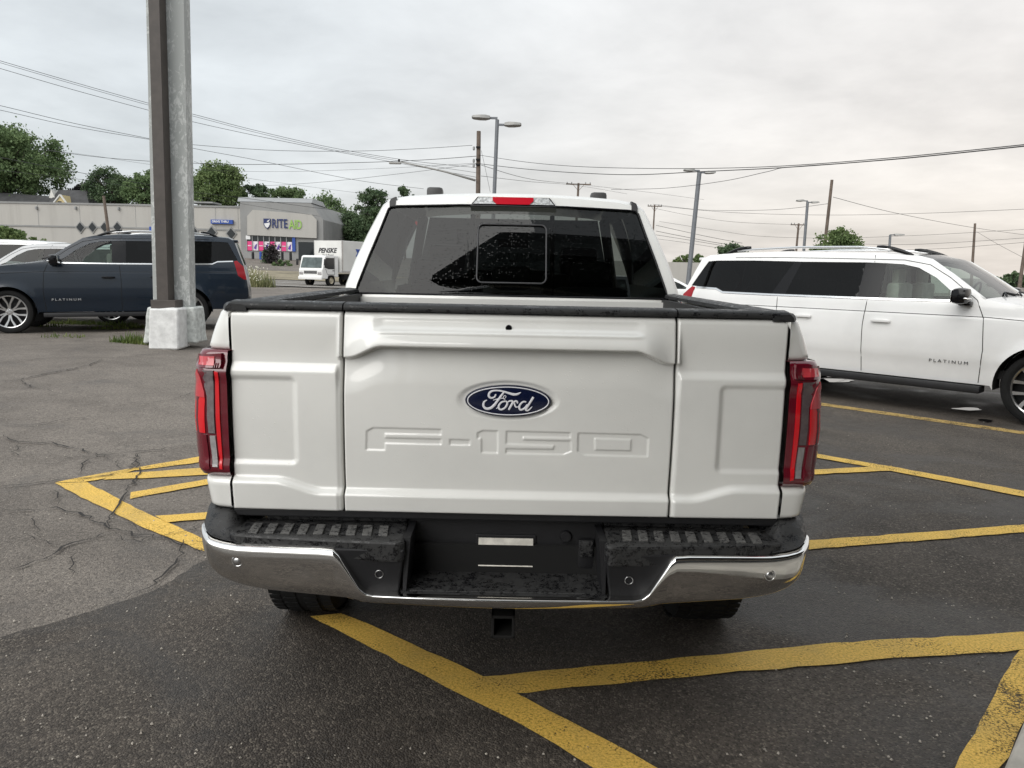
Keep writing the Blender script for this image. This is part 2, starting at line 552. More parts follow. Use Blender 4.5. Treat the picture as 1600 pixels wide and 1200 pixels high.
for pts, w in [([(0, 680), (30, 693), (80, 694), (120, 703), (155, 713), (210, 710), (260, 702), (310, 695)], .030),
               ([(0, 763), (60, 757), (120, 750), (170, 746), (205, 735), (218, 715), (215, 708)], .026),
               ([(150, 714), (130, 728), (125, 742)], .022), ([(210, 708), (219, 745), (199, 768), (190, 790), (170, 815), (175, 830)], .026),
               ([(0, 797), (40, 802), (85, 796), (125, 805), (165, 820), (178, 832), (215, 838), (240, 838), (285, 853), (315, 868)], .028),
               ([(0, 895), (40, 888), (80, 870), (105, 853), (140, 845), (175, 832)], .026),
               ([(285, 850), (283, 875), (250, 905), (230, 925), (195, 940)], .020), ([(85, 797), (90, 780), (85, 770)], .016),
               ([(0, 599), (30, 595), (60, 588), (100, 580), (140, 572), (160, 562)], .030), ([(30, 594), (45, 604), (80, 612)], .028),
               ([(0, 667), (50, 666), (120, 655), (180, 652)], .018), ([(100, 716), (150, 715), (165, 712)], .018),
               ([(240, 840), (300, 830), (312, 822)], .016), ([(0, 568), (80, 560), (180, 560), (260, 552)], .022),
               ([(60, 640), (140, 634), (260, 628), (310, 612)], .014),
               ([(20, 725), (70, 728), (110, 722), (150, 728)], .010), ([(155, 715), (180, 722), (190, 735)], .012), ([(165, 822), (200, 818), (222, 838)], .012), ([(40, 803), (60, 822), (64, 850)], .010),
               ([(0, 845), (45, 840), (78, 852), (104, 855)], .010), ([(180, 833), (196, 846), (222, 850), (238, 840)], .014), ([(105, 853), (118, 880), (112, 905)], .010), ([(215, 690), (262, 684), (312, 676)], .012), ([(30, 694), (22, 715), (0, 722)], .012)]:
    crack(pts, w)
# puddles under the white car
for cx, cy, rx, ry in [(1513, 641, .17, .10), (1540, 659, .075, .07), (1300, 596, .35, .16), (1295, 589, .3, .1)]:
    c = gnd(cx, cy)
    pl = [(c.x + rx * math.cos(q) * (1 + .25 * math.sin(3 * q + cx)), c.y + ry * math.sin(q) * (1 + .3 * math.sin(2 * q + cy))) for q in np.linspace(0, 2 * math.pi, 26)[:-1]]
    sheet('puddle', pl, M['puddle'], .017, ground, step=2.0)
# concrete kerb and walk along the showroom, behind the camera and at its right
k0, k1 = Vector((1.681, 2.335)), Vector((1.826, 2.497))
kd = (k1 - k0).normalized(); kn = Vector((kd.y, -kd.x))
def walk():
    mb = MB()
    A, B = k0 - kd * 1.6, k0 + kd * .62
    pts = [B, A, A + Vector((-.4, -1.2)), Vector((-1.0, -1.6)), Vector((-1.0, -2.2)), Vector((22, -2.2)), Vector((22, 1.9)), Vector((2.6, 2.75))]
    ins = 0.02
    mb.prism([tuple(p) for p in pts], lambda a, b: (a, b, -.05), lambda a, b: (a, b, .11))
    o = mb.build('sidewalk', M['concrete'])
    bv = o.modifiers.new('bevel', 'BEVEL'); bv.width = .018; bv.segments = 3
    tag(o, 'pale concrete sidewalk with kerb at the lower right corner', kind='structure')
walk()
# ------------------------------------------------------------------ vehicle materials
def paint(name, col, rough=.32, coat=.8, beads=True, bead_scale=115):
    t = NT(name)
    grime = t.noise(2.2, 5, .6, t.obj)
    c = t.mix(t.ramp(grime, .35, .7), col, tuple(x * .93 for x in col))
    t.set(col=c, rough=rough, coat=coat, coatr=.04, spec=.45)
    if beads:
        warp = t.node('ShaderNodeVectorMath', operation='ADD')
        t.l.new(t.obj, warp.inputs[0])
        vd = t.node('ShaderNodeTexVoronoi'); vd.inputs['Scale'].default_value = bead_scale
        t.l.new(t.obj, vd.inputs['Vector'])
        sc = t.node('ShaderNodeSeparateColor'); t.l.new(vd.outputs['Color'], sc.inputs[0])
        keep = t.ramp(sc.outputs[0], .80, .86)
        area = t.ramp(t.noise(2.0, 3, .5, t.obj), .36, .58)
        h = t.math('MULTIPLY', t.math('MULTIPLY', t.ramp(vd.outputs['Distance'], .05, .30, 1, 0), keep), area)
        nb = t.bump(h, .30, .003)
        t.set(normal=nb)
        t.l.new(nb, t.b.inputs['Coat Normal'])
    return t.m
M['white_paint'] = paint('white_paint', (.82, .818, .785), rough=.22, coat=1.0)
M['white_paint_far'] = paint('white_paint_suv', (.80, .797, .785), beads=False)
M['navy_paint'] = paint('navy_paint', (.004, .011, .022), rough=.26, coat=.32, beads=False)
M['silver_paint'] = paint('silver_paint', (.40, .41, .42), beads=False)
M['dark_paint'] = paint('dark_paint', (.02, .02, .025), rough=.3, beads=False)
M['black_gap'] = simple('black_gap', (.006, .006, .006), .9, var=0)
def wet_plastic(name, dry, wet, scale, thr=.5):
    t = NT(name)
    n = t.noise(scale, 5, .62, t.obj, dist=.4)
    f = t.noise(scale * 5, 3, .6, t.obj)
    k = t.ramp(t.math('ADD', t.math('MULTIPLY', n, .6), t.math('MULTIPLY', f, .4)), thr - .06, thr + .06)
    c = t.mix(k, dry, wet)
    t.set(col=c, rough=t.math('SUBTRACT', .62, t.math('MULTIPLY', k, .42)), spec=.4, normal=t.bump(t.noise(420, 2, .5, t.obj), .18, .003))
    return t.m
M['step_plastic'] = wet_plastic('step_plastic', (.034, .034, .034), (.008, .008, .009), 42, .52)
M['cap_plastic'] = wet_plastic('cap_plastic', (.026, .0265, .027), (.008, .008, .009), 34, .55)
M['step_dry'] = wet_plastic('damp_tread', (.12, .118, .113), (.035, .035, .036), 70, .53)
M['black_plastic'] = simple('black_plastic', (.008, .008, .0095), .55, var=.2, bump=.12, bscale=300)
M['gloss_black'] = NT('gloss_black').set(col=(.006, .006, .007, 1), rough=.12, spec=.28)
M['rubber'] = simple('tyre_rubber', (.011, .011, .011), .85, var=.2, bump=.3, bscale=80, spec=.25)  # darkened so the rubber carries the shade under the pickup
def chrome():
    t = NT('chrome')
    d = t.noise(9, 6, .7, t.scaled(t.obj, (1, 1, 3)), dist=.5)
    t.set(col=(.80, .79, .77, 1), metal=1.0, rough=t.ramp(d, .35, .75, .035, .16), normal=t.bump(t.noise(3.2, 2, .4, t.obj), .045, .05))
    return t.m
M['chrome'] = chrome()
M['chrome_trim'] = NT('chrome_trim').set(col=(.82, .82, .82, 1), metal=1.0, rough=.12)
M['alloy'] = simple('alloy', (.55, .55, .55), .28, 1.0, var=.1)
M['alloy_dark'] = simple('alloy_dark', (.02, .02, .022), .4, .3)
M['painted_gleam'] = simple('painted_gleam', (.72, .69, .62), .35, .15, var=.15, vscale=30)  # reflection of the chrome put in as a pale base colour
M['steel_dark'] = simple('dark_steel', (.016, .0155, .015), .8, 0.0, var=.3, spec=.25)  # colour lowered as well for the shade beneath the pickup
M['lens_dark'] = NT('dark_red_lens').set(col=(.135, .004, .014, 1), rough=.12, coat=1.0)
M['lens_red'] = NT('red_lens').set(col=(.72, .008, .016, 1), rough=.16, coat=1.0)
M['lens_pink'] = NT('pale_red_lens').set(col=(.58, .05, .065, 1), rough=.2, coat=1.0)
def ribbed(name, c0, c1):
    t = NT(name)
    w = t.node('ShaderNodeTexWave', bands_direction='Z'); w.inputs['Scale'].default_value = 90
    t.l.new(t.obj, w.inputs['Vector'])
    n = t.noise(60, 3, .6, t.obj)
    t.set(col=t.mix(t.ramp(t.math('MULTIPLY', t.math('ADD', w.outputs['Fac'], n), .5), .2, .8), c0, c1), rough=.12, coat=1.0, normal=t.bump(w.outputs['Fac'], .4, .004))
    return t.m
M['lens_clear'] = ribbed('clear_lens', (.055, .032, .036), (.17, .135, .14))
M['lens_white'] = ribbed('reversing_lens', (.16, .15, .15), (.45, .43, .43))
def glass(name, tint, fres=1.45, drops=False, rough=0.0):
    t = NT(name)
    t.n.remove(t.b)
    out = t.n['Material Output']
    tr = t.node('ShaderNodeBsdfTransparent'); tr.inputs[0].default_value = (*tint, 1)
    gl = t.node('ShaderNodeBsdfGlossy'); gl.inputs['Roughness'].default_value = rough + .005
    gl.inputs['Color'].default_value = (1, 1, 1, 1)
    fr = t.node('ShaderNodeFresnel'); fr.inputs['IOR'].default_value = fres
    mx = t.node('ShaderNodeMixShader')
    t.l.new(fr.outputs[0], mx.inputs[0]); t.l.new(tr.outputs[0], mx.inputs[1]); t.l.new(gl.outputs[0], mx.inputs[2])
    if drops:
        # rain beads and the tracks they ran down in
        vd = t.node('ShaderNodeTexVoronoi'); vd.inputs['Scale'].default_value = 75
        t.l.new(t.obj, vd.inputs['Vector'])
        sc = t.node('ShaderNodeSeparateColor'); t.l.new(vd.outputs['Color'], sc.inputs[0])
        bead = t.math('MULTIPLY', t.ramp(vd.outputs['Distance'], .08, .34, 1, 0), t.ramp(sc.outputs[0], .45, .5))
        wob = t.noise(7, 3, .6, t.obj)
        sx = t.node('ShaderNodeSeparateXYZ'); t.l.new(t.obj, sx.inputs[0])
        cx = t.node('ShaderNodeCombineXYZ')
        t.l.new(t.math('ADD', t.math('MULTIPLY', sx.outputs['X'], 34), t.math('MULTIPLY', wob, 1.6)), cx.inputs[0])
        t.l.new(t.math('MULTIPLY', sx.outputs['Z'], 2.1), cx.inputs[1])
        tv = t.node('ShaderNodeTexVoronoi'); tv.inputs['Scale'].default_value = 1.0
        t.l.new(cx.outputs[0], tv.inputs['Vector'])
        sc2 = t.node('ShaderNodeSeparateColor'); t.l.new(tv.outputs['Color'], sc2.inputs[0])
        wv = t.node('ShaderNodeTexNoise'); wv.inputs['Scale'].default_value = 1.0; wv.inputs['Detail'].default_value = 3
        t.l.new(cx.outputs[0], wv.inputs['Vector'])
        run = t.math('MULTIPLY', t.ramp(tv.outputs['Distance'], .03, .16, 1, 0), t.ramp(sc2.outputs[1], .35, .45))
        h = t.math('ADD', bead, run)
        nb = t.bump(h, .085, .004)
        t.l.new(nb, gl.inputs['Normal']); t.l.new(nb, fr.inputs['Normal'])
        dim = t.mix(t.math('MULTIPLY', t.math('MINIMUM', h, 1.0), .6), (*tint, 1), tuple(x * .3 for x in tint))
        t.l.new(dim, tr.inputs[0])
    t.l.new(mx.outputs[0], out.inputs[0])
    return t.m
M['glass_rear'] = glass('privacy_glass_wet', (.15, .17, .16), 1.38, True)
M['glass_dark'] = glass('privacy_glass', (.045, .048, .05), 1.34)
M['glass_clear'] = glass('clear_glass', (.60, .69, .65), 1.36)
M['glass_shield'] = glass('windshield_glass', (.60, .66, .64), 1.5)
M['seat'] = simple('seat_leather', (.018, .018, .019), .6, var=.2)
M['seat_light'] = simple('light_seat_leather', (.42, .40, .36), .6, var=.1)
M['badge_blue'] = NT('badge_blue').set(col=(.004, .008, .034, 1), rough=.2, coat=.3)
M['badge_white'] = NT('badge_white').set(col=(.82, .82, .85, 1), rough=.25)

# ------------------------------------------------------------------ the pickup, seen square from behind
TRX, TRY = -.012, 2.28           # root: under the middle of the rear bumper
PL = .17                          # tailgate plane, measured forward from the bumper face
truck = empty('pickup_truck', (TRX, TRY, 0))
tag(truck, 'white crew cab pickup truck seen from behind with chrome bumper and wet black step pads', 'pickup truck')
def tpx(px, py, yl=PL):
    p = at(px, py, TRY + yl)
    return p.x - TRX, p.z
def tris(name, mb, mat, parent=truck, smooth=True, fix=False):
    return mb.build(name, mat, parent, smooth, fix)

def poly_sdf(X, Z, poly):
    P = np.array(poly); n = len(P)
    d = np.full(X.shape, 1e9); ins = np.zeros(X.shape, bool)
    for i in range(n):
        a, b = P[i], P[(i + 1) % n]
        e = b - a; L = (e ** 2).sum()
        t = np.clip(((X - a[0]) * e[0] + (Z - a[1]) * e[1]) / L, 0, 1)
        dx, dz = X - a[0] - t * e[0], Z - a[1] - t * e[1]
        d = np.minimum(d, np.hypot(dx, dz))
        if a[1] != b[1]:
            c = ((a[1] > Z) != (b[1] > Z)) & (X < (b[0] - a[0]) * (Z - a[1]) / (b[1] - a[1]) + a[0])
            ins ^= c
    return np.where(ins, -d, d)
def nss(a, b, x):
    t = np.clip((x - a) / (b - a), 0, 1)
    return t * t * (3 - 2 * t)
def zoom_pts(pts, x0, y0, sc):
    return [tpx(x0 + a * sc, y0 + b * sc) for a, b in pts]
LET = [zoom_pts([(85, 120), (155, 82), (868, 98), (868, 160), (283, 150), (283, 188), (868, 200), (868, 262), (283, 250), (283, 322), (78, 318)], 560, 655, .15),
       zoom_pts([(950, 203), (1165, 208), (1165, 268), (950, 265)], 560, 655, .15),
       zoom_pts([(1238, 137), (1295, 110), (1455, 115), (1455, 352), (1280, 347), (1280, 195), (1238, 198)], 560, 655, .15),
       zoom_pts([(70, 112), (715, 128), (715, 183), (240, 175), (240, 200), (715, 210), (728, 318), (640, 352), (65, 340), (65, 287), (540, 295), (545, 262), (65, 245)], 780, 655, .15625),
       zoom_pts([(785, 130), (1415, 148), (1492, 187), (1485, 375), (850, 357), (780, 322)], 780, 655, .15625)]
HOLE = zoom_pts([(955, 190), (1315, 203), (1310, 310), (958, 303)], 780, 655, .15625)
BZ = 1.181
def rear_depth(X, Z):
    """how far the tailgate skin stands out towards the camera"""
    ax = np.abs(X)
    d = .010 - .022 * ((Z - 1.13) / .33) ** 2
    d -= .012 * (ax / .9) ** 2
    # lower swage line, higher on the outer panels
    zc = .868 + .036 * nss(.60, .76, ax)
    d += .026 * nss(zc + .012, zc - .014, Z)
    # centre: overhanging spoiler lip, its ends sweeping down to the seams
    lip = 1.352 - .040 * nss(.40, .52, ax) - .05 * np.clip(ax - .52, 0, 1)
    prot = .043 * nss(1.452, lip + .004, Z) * (Z > lip) + .043 * nss(lip - .012, lip, Z) * (Z <= lip)
    cen = 1 - nss(.545, .555, ax)
    d += prot * cen * (1 - .80 * nss(.43, .53, ax))
    under = nss(lip - .13, lip - .02, Z) * (1 - nss(lip - .004, lip, Z))
    d -= .012 * under * cen
    # ridge line on the spoiler
    rz = 1.395
    d += .006 * np.exp(-((Z - rz) / .006) ** 2) * (1 - nss(.40, .44, ax)) * cen
    d -= .006 * nss(rz, rz + .02, Z) * (1 - nss(1.425, 1.445, Z)) * (1 - nss(.40, .44, ax)) * cen
    # outer panels: shoulder below the top, then the sunken field beside the lamp
    out = 1 - cen
    d += out * (.016 * nss(1.288, 1.258, Z) - .012 * nss(1.43, 1.30, Z))
    rx, rzz = np.abs(ax - .80) - .115, np.abs(Z - 1.098) - .142
    q = np.hypot(np.maximum(rx + .02, 0), np.maximum(rzz + .02, 0)) + np.minimum(np.maximum(rx + .02, rzz + .02), 0) - .02
    q = np.where(ax > .80, np.where(rzz > -.02, q, -.05), q)
    q2 = np.where(ax > .80, rzz, q)
    d -= out * .009 * nss(.009, -.013, q2)
    # top edge rolls forward
    d -= .014 * nss(1.435, 1.457, Z) ** 2
    # badge dish
    r = np.hypot(X / .171, (Z - BZ) / .067)
    d -= .007 * nss(1.0, .82, r)
    # sunk lettering
    near = (ax < .52) & (Z > .96) & (Z < 1.10)
    if near.any():
        xs, zs = X[near], Z[near]
        s = np.full(xs.shape, 1e9)
        for L in LET:
            s = np.minimum(s, poly_sdf(xs, zs, L))
        s = np.maximum(s, -poly_sdf(xs, zs, HOLE))
        dd = np.zeros_like(d); dd[near] = .0037 * nss(.0015, -.0035, s)
        d = d - dd
    return d
def rear_panel(name, x0, x1, z0, z1, step, mat, parent=truck, r=.0045):
    nx, nz = int((x1 - x0) / step) + 1, int((z1 - z0) / step) + 1
    x = np.linspace(x0, x1, nx); z = np.linspace(z0, z1, nz)
    X, Z = np.meshgrid(x, z, indexing='ij')
    d = rear_depth(X, Z)
    e = np.minimum(np.minimum(X - x0, x1 - X), np.minimum(Z - z0, z1 - Z))
    d -= r * (1 - np.sqrt(np.clip(1 - (1 - np.clip(e / r, 0, 1)) ** 2, 0, 1)))
    A = np.stack([X, PL - d, Z], -1)
    # return flange so that the seam has depth
    B = np.pad(A, ((1, 1), (1, 1), (0, 0)), mode='edge')
    B[0, :, 1] += .03; B[-1, :, 1] += .03; B[:, 0, 1] += .03; B[:, -1, 1] += .03
    o = MB().grid(B).build(name, mat, parent, True, False)
    flip_to(o, (0, -1, 0))
    return o
def flip_to(o, d):
    """turn a sheet's faces towards direction d (majority)"""
    d = Vector(d)
    if sum((p.normal.dot(d)) * p.area for p in o.data.polygons) < 0:
        for p in o.data.polygons: p.flip()
        o.data.update()
ZB, ZT = .801, 1.4555
tailgate = rear_panel('tailgate', -.5290, .5330, ZB, ZT, .003, M['white_paint'])
for sx in (-1, 1):
    rear_panel('tailgate_panel', *((-.8965, -.5375) if sx < 0 else (.5415, .8965)), ZB, ZT, .004, M['white_paint'])
MB().box((0, PL + .055, 1.13), (1.82, .02, .66)).build('seam_backing', M['black_gap'], truck)
# strip under the tailgate
MB().box((0, PL + .03, .786), (1.80, .05, .024), bev=.004).build('lower_trim', M['black_plastic'], truck)
# plastic caps along the top
def cap(x0, x1, h0=1.4575, h1=1.484, parent=truck):
    n = 24
    xs = np.linspace(x0, x1, n)
    prof = [(.004, 0), (-.008, .002), (-.011, .010), (-.006, .019), (.006, .0235), (.045, .027), (.09, .022), (.10, 0)]
    A = np.array([[(x, PL - float(rear_depth(np.array([[x]]), np.array([[1.440]]))[0, 0]) + p[0] + .010, h0 + p[1]) for p in prof] for x in xs])
    mb = MB().grid(A)
    k = len(prof)
    mb.f.append(tuple(range(k))); mb.m.append(0)
    mb.f.append(tuple((n - 1) * k + i for i in range(k))); mb.m.append(0)
    return mb.build('top_cap', M['cap_plastic'], parent, 50)
cap(-.531, .535); cap(-.898, -.536); cap(.540, .898)
# lock, badge, lettering highlights
d0 = float(rear_depth(np.array([[0.0]]), np.array([[1.413]]))[0, 0])
MB().lathe([(-.004, .0), (-.004, .0085), (-.001, .0105), (.01, .0105)], 20, 'Y', (-.002, PL - d0 - .001, 1.4135)).build('lock', M['gloss_black'], tailgate, 40)
badge = empty('badge', (.001, PL - .013, BZ), parent=truck)
def oval(rx, rz, y, n=64, dome=0.0):
    return [(rx * math.cos(q), y, rz * math.sin(q)) for q in np.linspace(0, 2 * math.pi, n + 1)[:-1]]
mb = MB()
rings = [(1.0, .010), (1.0, -.001), (.985, -.004), (.9, -.0055), (.6, -.007), (.25, -.0075)]
n = 64
for s, y in rings:
    mb.v.extend([(x, y, z) for x, _, z in oval(.1385 * s, .0515 * s, 0)])
for i in range(len(rings) - 1):
    for k in range(n):
        mb.f.append((i * n + k, i * n + (k + 1) % n, (i + 1) * n + (k + 1) % n, (i + 1) * n + k)); mb.m.append(0)
mb.f.append(tuple((len(rings) - 1) * n + k for k in range(n))); mb.m.append(0)
mb.build('badge_plate', M['badge_blue'], badge, 40)
MB().tube([(x, -.0062, z) for x, _, z in oval(.1300, .0452, 0)], .0021, 6, True, squash=(1, .35, 1)).build('badge_ring', M['badge_white'], badge, True)
STRK = [([(588, 262), (562, 308), (505, 322), (472, 292), (480, 243), (528, 207), (620, 200), (715, 216), (800, 242), (880, 264), (945, 258), (1003, 226)], [14, 13, 17, 20, 19, 16, 13, 15, 19, 22, 19, 5]),
        ([(722, 225), (672, 290), (620, 362), (562, 438), (502, 488), (432, 500), (386, 462), (386, 402), (412, 372), (442, 358)], [14, 18, 20, 22, 22, 22, 20, 17, 12, 6]),
        ([(540, 358), (620, 337), (700, 326), (742, 342)], [5, 8, 8, 5]),
        ([(742, 348), (714, 332), (718, 292), (744, 284), (754, 304), (736, 326)], [6, 6, 6, 6, 6, 5]),
        ([(748, 376), (682, 392), (636, 450), (642, 500), (682, 514), (740, 482), (776, 420), (764, 384), (740, 376)], [14, 14, 17, 17, 15, 16, 17, 14, 13]),
        ([(594, 497), (620, 478), (645, 450)], [5, 8, 8]),
        ([(770, 405), (815, 372), (866, 378), (856, 418), (826, 470), (798, 520)], [6, 13, 17, 18, 18, 14]),
        ([(836, 460), (880, 398), (918, 374), (944, 390), (940, 412)], [8, 14, 16, 15, 10]),
        ([(896, 408), (902, 445), (922, 472), (965, 466)], [10, 14, 13, 6]),
        ([(1090, 388), (1035, 388), (984, 440), (976, 496), (1008, 518), (1062, 490), (1108, 430)], [14, 14, 17, 18, 16, 15, 13]),
        ([(1208, 308), (1152, 400), (1096, 486), (1082, 518), (1112, 530), (1150, 505), (1188, 464)], [20, 19, 18, 16, 14, 10, 5])]
bm_ = MB()
for k, (pts, w) in enumerate(STRK):
    P = []
    for i in range(len(pts) - 1):   # smooth the strokes
        p0, p1, p2, p3 = pts[max(i - 1, 0)], pts[i], pts[i + 1], pts[min(i + 2, len(pts) - 1)]
        for s in range(4):
            t = s / 4
            f = lambda a, b, c, d: .5 * ((2 * b) + (-a + c) * t + (2 * a - 5 * b + 4 * c - d) * t * t + (-a + 3 * b - 3 * c + d) * t ** 3)
            P.append((f(p0[0], p1[0], p2[0], p3[0]), f(p0[1], p1[1], p2[1], p3[1]), w[i] + (w[i + 1] - w[i]) * t))
    P.append((*pts[-1], w[-1]))
    Q, R = [], []
    for a, b, ww in P:
        x, z = tpx(720 + a * .09375, 590 + b * .09375)
        Q.append((x - .001, -.0076, z - BZ)); R.append(ww * .09375 * 2.45 / FPX * 1.02)
    bm_.tube(Q, R, 8, squash=(1, .16, 1))
bm_.build('badge_script', M['badge_white'], badge, True)

# corner pillars of the box, lamps between them
def wside(z):
    return float(np.interp(z, [.55, .80, .92, 1.10, 1.32, 1.40, 1.456, 1.49], [.965, .985, 1.0, 1.008, .990, .962, .938, .935]))
def wrap(z, n=14, fwd=.30, grow=0.0, xin=.9025):
    """plan curve from the seam round the corner and forward"""
    w = wside(z) + grow
    d = float(rear_depth(np.array([[.88]]), np.array([[min(z, 1.43)]]))[0, 0]) + grow
    r = .055
    pts = [(xin, PL - d)]
    for q in np.linspace(-math.pi / 2, 0, 11):
        pts.append((w - r + r * math.cos(q), PL - d + r * .9 + .006 + r * .9 * math.sin(q)))
    pts.append((w, PL + .16)); pts.append((w, PL + fwd))
    return pts
def resample(pts, n):
    P = np.array(pts); L = np.r_[0, np.cumsum(np.hypot(*np.diff(P, axis=0).T))]
    t = np.linspace(0, L[-1], n)
    return np.stack([np.interp(t, L, P[:, 0]), np.interp(t, L, P[:, 1])], -1), t / L[-1]
def corner(name, sx, z0, z1, mat, grow=0.0, n=22, nz=14, fwd=.3):
    zs = np.linspace(z0, z1, nz)
    A = []
    for z in zs:
        p, _ = resample(wrap(z, fwd=fwd, grow=grow), n)
        e = min(z - z0, z1 - z); c = .006 * (1 - math.sqrt(max(0, 1 - (1 - min(1, e / .006)) ** 2)))
        A.append([(sx * (a - c * (a > .93)), b + c, z) for a, b in p])
    A = np.array(A)
    B = np.pad(A, ((1, 1), (0, 0), (0, 0)), mode='edge')
    B[0, :, 1] += .03; B[-1, :, 1] += .03; B[0, :, 0] -= sx * .03; B[-1, :, 0] -= sx * .03
    o = MB().grid(B).build(name, mat, truck, True, True)
    return o
LZ0, LZ1 = .915, 1.3235
def on_lamp(sx, u, z, lift):
    """u 0..1 from the side edge of the lamp to the tailgate seam"""
    p, t = resample(wrap(z, fwd=.10), 120)
    xm = p[:, 0].max() - .0012
    xw = p[0, 0] + (1 - u) * (xm - p[0, 0])
    i = int(np.argmax(p[:, 0] >= xw - 1e-9)); i = max(1, i) - 1
    f = (xw - p[i, 0]) / max(1e-6, p[i + 1, 0] - p[i, 0])
    q = p[i] * (1 - f) + p[i + 1] * f
    tn = p[min(i + 2, 119)] - p[max(i - 2, 0)]
    nrm = np.array([tn[1], -tn[0]]); nrm /= np.linalg.norm(nrm)
    q = q + nrm * (lift + .015)
    return (sx * q[0], q[1], z)
def tile(sx, poly, lift, mat, name, parent, thick=.004):
    """raised lens piece: outline in (u, v), v 0 top .. 1 bottom"""
    P = []
    n = len(poly)
    for i in range(n):
        a, b = poly[i], poly[(i + 1) % n]
        m = max(1, int(math.hypot((b[0] - a[0]) * .16, (b[1] - a[1]) * .41) / .015))
        for k in range(m): P.append((a[0] + (b[0] - a[0]) * k / m, a[1] + (b[1] - a[1]) * k / m))
    vs = [Vector(p) for p in P]
    for u in np.arange(.02, 1, .08):
        for v in np.arange(.01, 1, .04):
            if inside((u, v), P): vs.append(Vector((u, v)))
    v, e, f, *_ = mgeo.delaunay_2d_cdt(vs, [(i, (i + 1) % len(P)) for i in range(len(P))], [], 0, 1e-5)
    f = [t for t in f if inside((sum(v[i].x for i in t) / 3, sum(v[i].y for i in t) / 3), P)]
    zz = lambda q: LZ1 - q * (LZ1 - LZ0)
    top = [on_lamp(sx, min(1, max(0, q.x)), zz(q.y), lift) for q in v]
    low = [on_lamp(sx, min(1, max(0, q.x)), zz(q.y), lift - thick) for q in v[:len(P)]]
    mb = MB().add(top, f)
    n0 = len(mb.v); mb.v.extend(low)
    for i in range(len(P)):
        j = (i + 1) % len(P)
        mb.f.append((i, j, n0 + j, n0 + i)); mb.m.append(0)
    return mb.build(name, mat, parent, 45)
for sx in (-1, 1):
    corner('box_corner', sx, LZ1 + .002, 1.456, M['white_paint'])
    corner('box_corner', sx, .803, LZ0 - .002, M['white_paint'])
    lamp = corner('tail_lamp', sx, LZ0, LZ1, M['lens_dark'], grow=.020, n=30, nz=24, fwd=.2)
    tile(sx, [(.10, .035), (.88, .02), (.90, .13), (.10, .135), (.02, .10)], .017, M['lens_dark'], 'marker_lens', lamp, .014)
    tile(sx, [(.17, .05), (.62, .045), (.62, .115), (.17, .115)], .0195, M['lens_pink'], 'marker_reflector', lamp)
    tile(sx, [(.10, .155), (.20, .20), (.33, .33), (.34, .37), (.03, .37), (.0, .24)], .015, M['lens_pink'], 'upper_lens', lamp, .010)
    tile(sx, [(.03, .372), (.34, .372), (.33, .66), (.07, .66)], .013, M['lens_red'], 'brake_lens', lamp, .009)
    tile(sx, [(.02, .672), (.36, .672), (.39, .95), (.12, .95), (.0, .72)], .014, M['lens_dark'], 'lower_lens', lamp, .010)
    tile(sx, [(.16, .155), (.58, .155), (.60, .66), (.40, .66), (.38, .36), (.24, .22)], .0105, M['lens_clear'], 'clear_lens', lamp, .006)
    tile(sx, [(.42, .68), (.60, .68), (.64, .93), (.46, .93)], .0105, M['lens_white'], 'reversing_lens', lamp, .006)
    tile(sx, [(.64, .16), (.77, .165), (.80, .95), (.70, .945), (.66, .66)], .0105, M['lens_red'], 'inner_lens', lamp, .006)
    # box side with wheel opening
    ys = np.linspace(PL + .10, PL + 1.86, 60); zs = np.linspace(.56, 1.456, 32)
    mb = MB()
    A = np.array([[(sx * (wside(z) - (.004 if LZ0 - .01 < z < LZ1 + .01 else .001)), y, z) for z in zs] for y in ys])
    mb.add(A.reshape(-1, 3), [(i * 32 + j, (i + 1) * 32 + j, (i + 1) * 32 + j + 1, i * 32 + j + 1) for i in range(59) for j in range(31)
                              if math.hypot((ys[i] + ys[i + 1]) / 2 - 1.22, (zs[j] + zs[j + 1]) / 2 - .42) > .50])
    mb.build('box_side', M['white_paint'], truck, True)
    # rail cap, inner wall
    rp = [(-.055, 0), (-.052, .014), (-.040, .021), (.0, .024), (.022, .020), (.030, .012), (.034, 0)]
    ysr = np.array([PL + .019, PL + .045, PL + .3, PL + .8, PL + 1.3, PL + 1.84])
    off = [.018, .004, 0, 0, 0, 0]
    A = np.array([[(sx * (.898 + (a - off[k] * (a > 0))), y, 1.4575 + b - off[k] * .4) for a, b in rp] for k, y in enumerate(ysr)])
    mb = MB().grid(A); mb.f.append(tuple(range(len(rp)))); mb.m.append(0)
    mb.build('rail_cap', M['cap_plastic'], truck, 45)
    MB().box((sx * .835, PL + .97, 1.20), (.02, 1.74, .50)).build('inner_wall', M['black_plastic'], truck)
MB().box((0, PL + .97, .955), (1.66, 1.76, .03)).build('bed_floor', M['black_plastic'], truck)
MB().box((0, PL + 1.77, 1.20), (1.74, .03, .47)).build('bed_front_wall', M['white_paint'], truck)

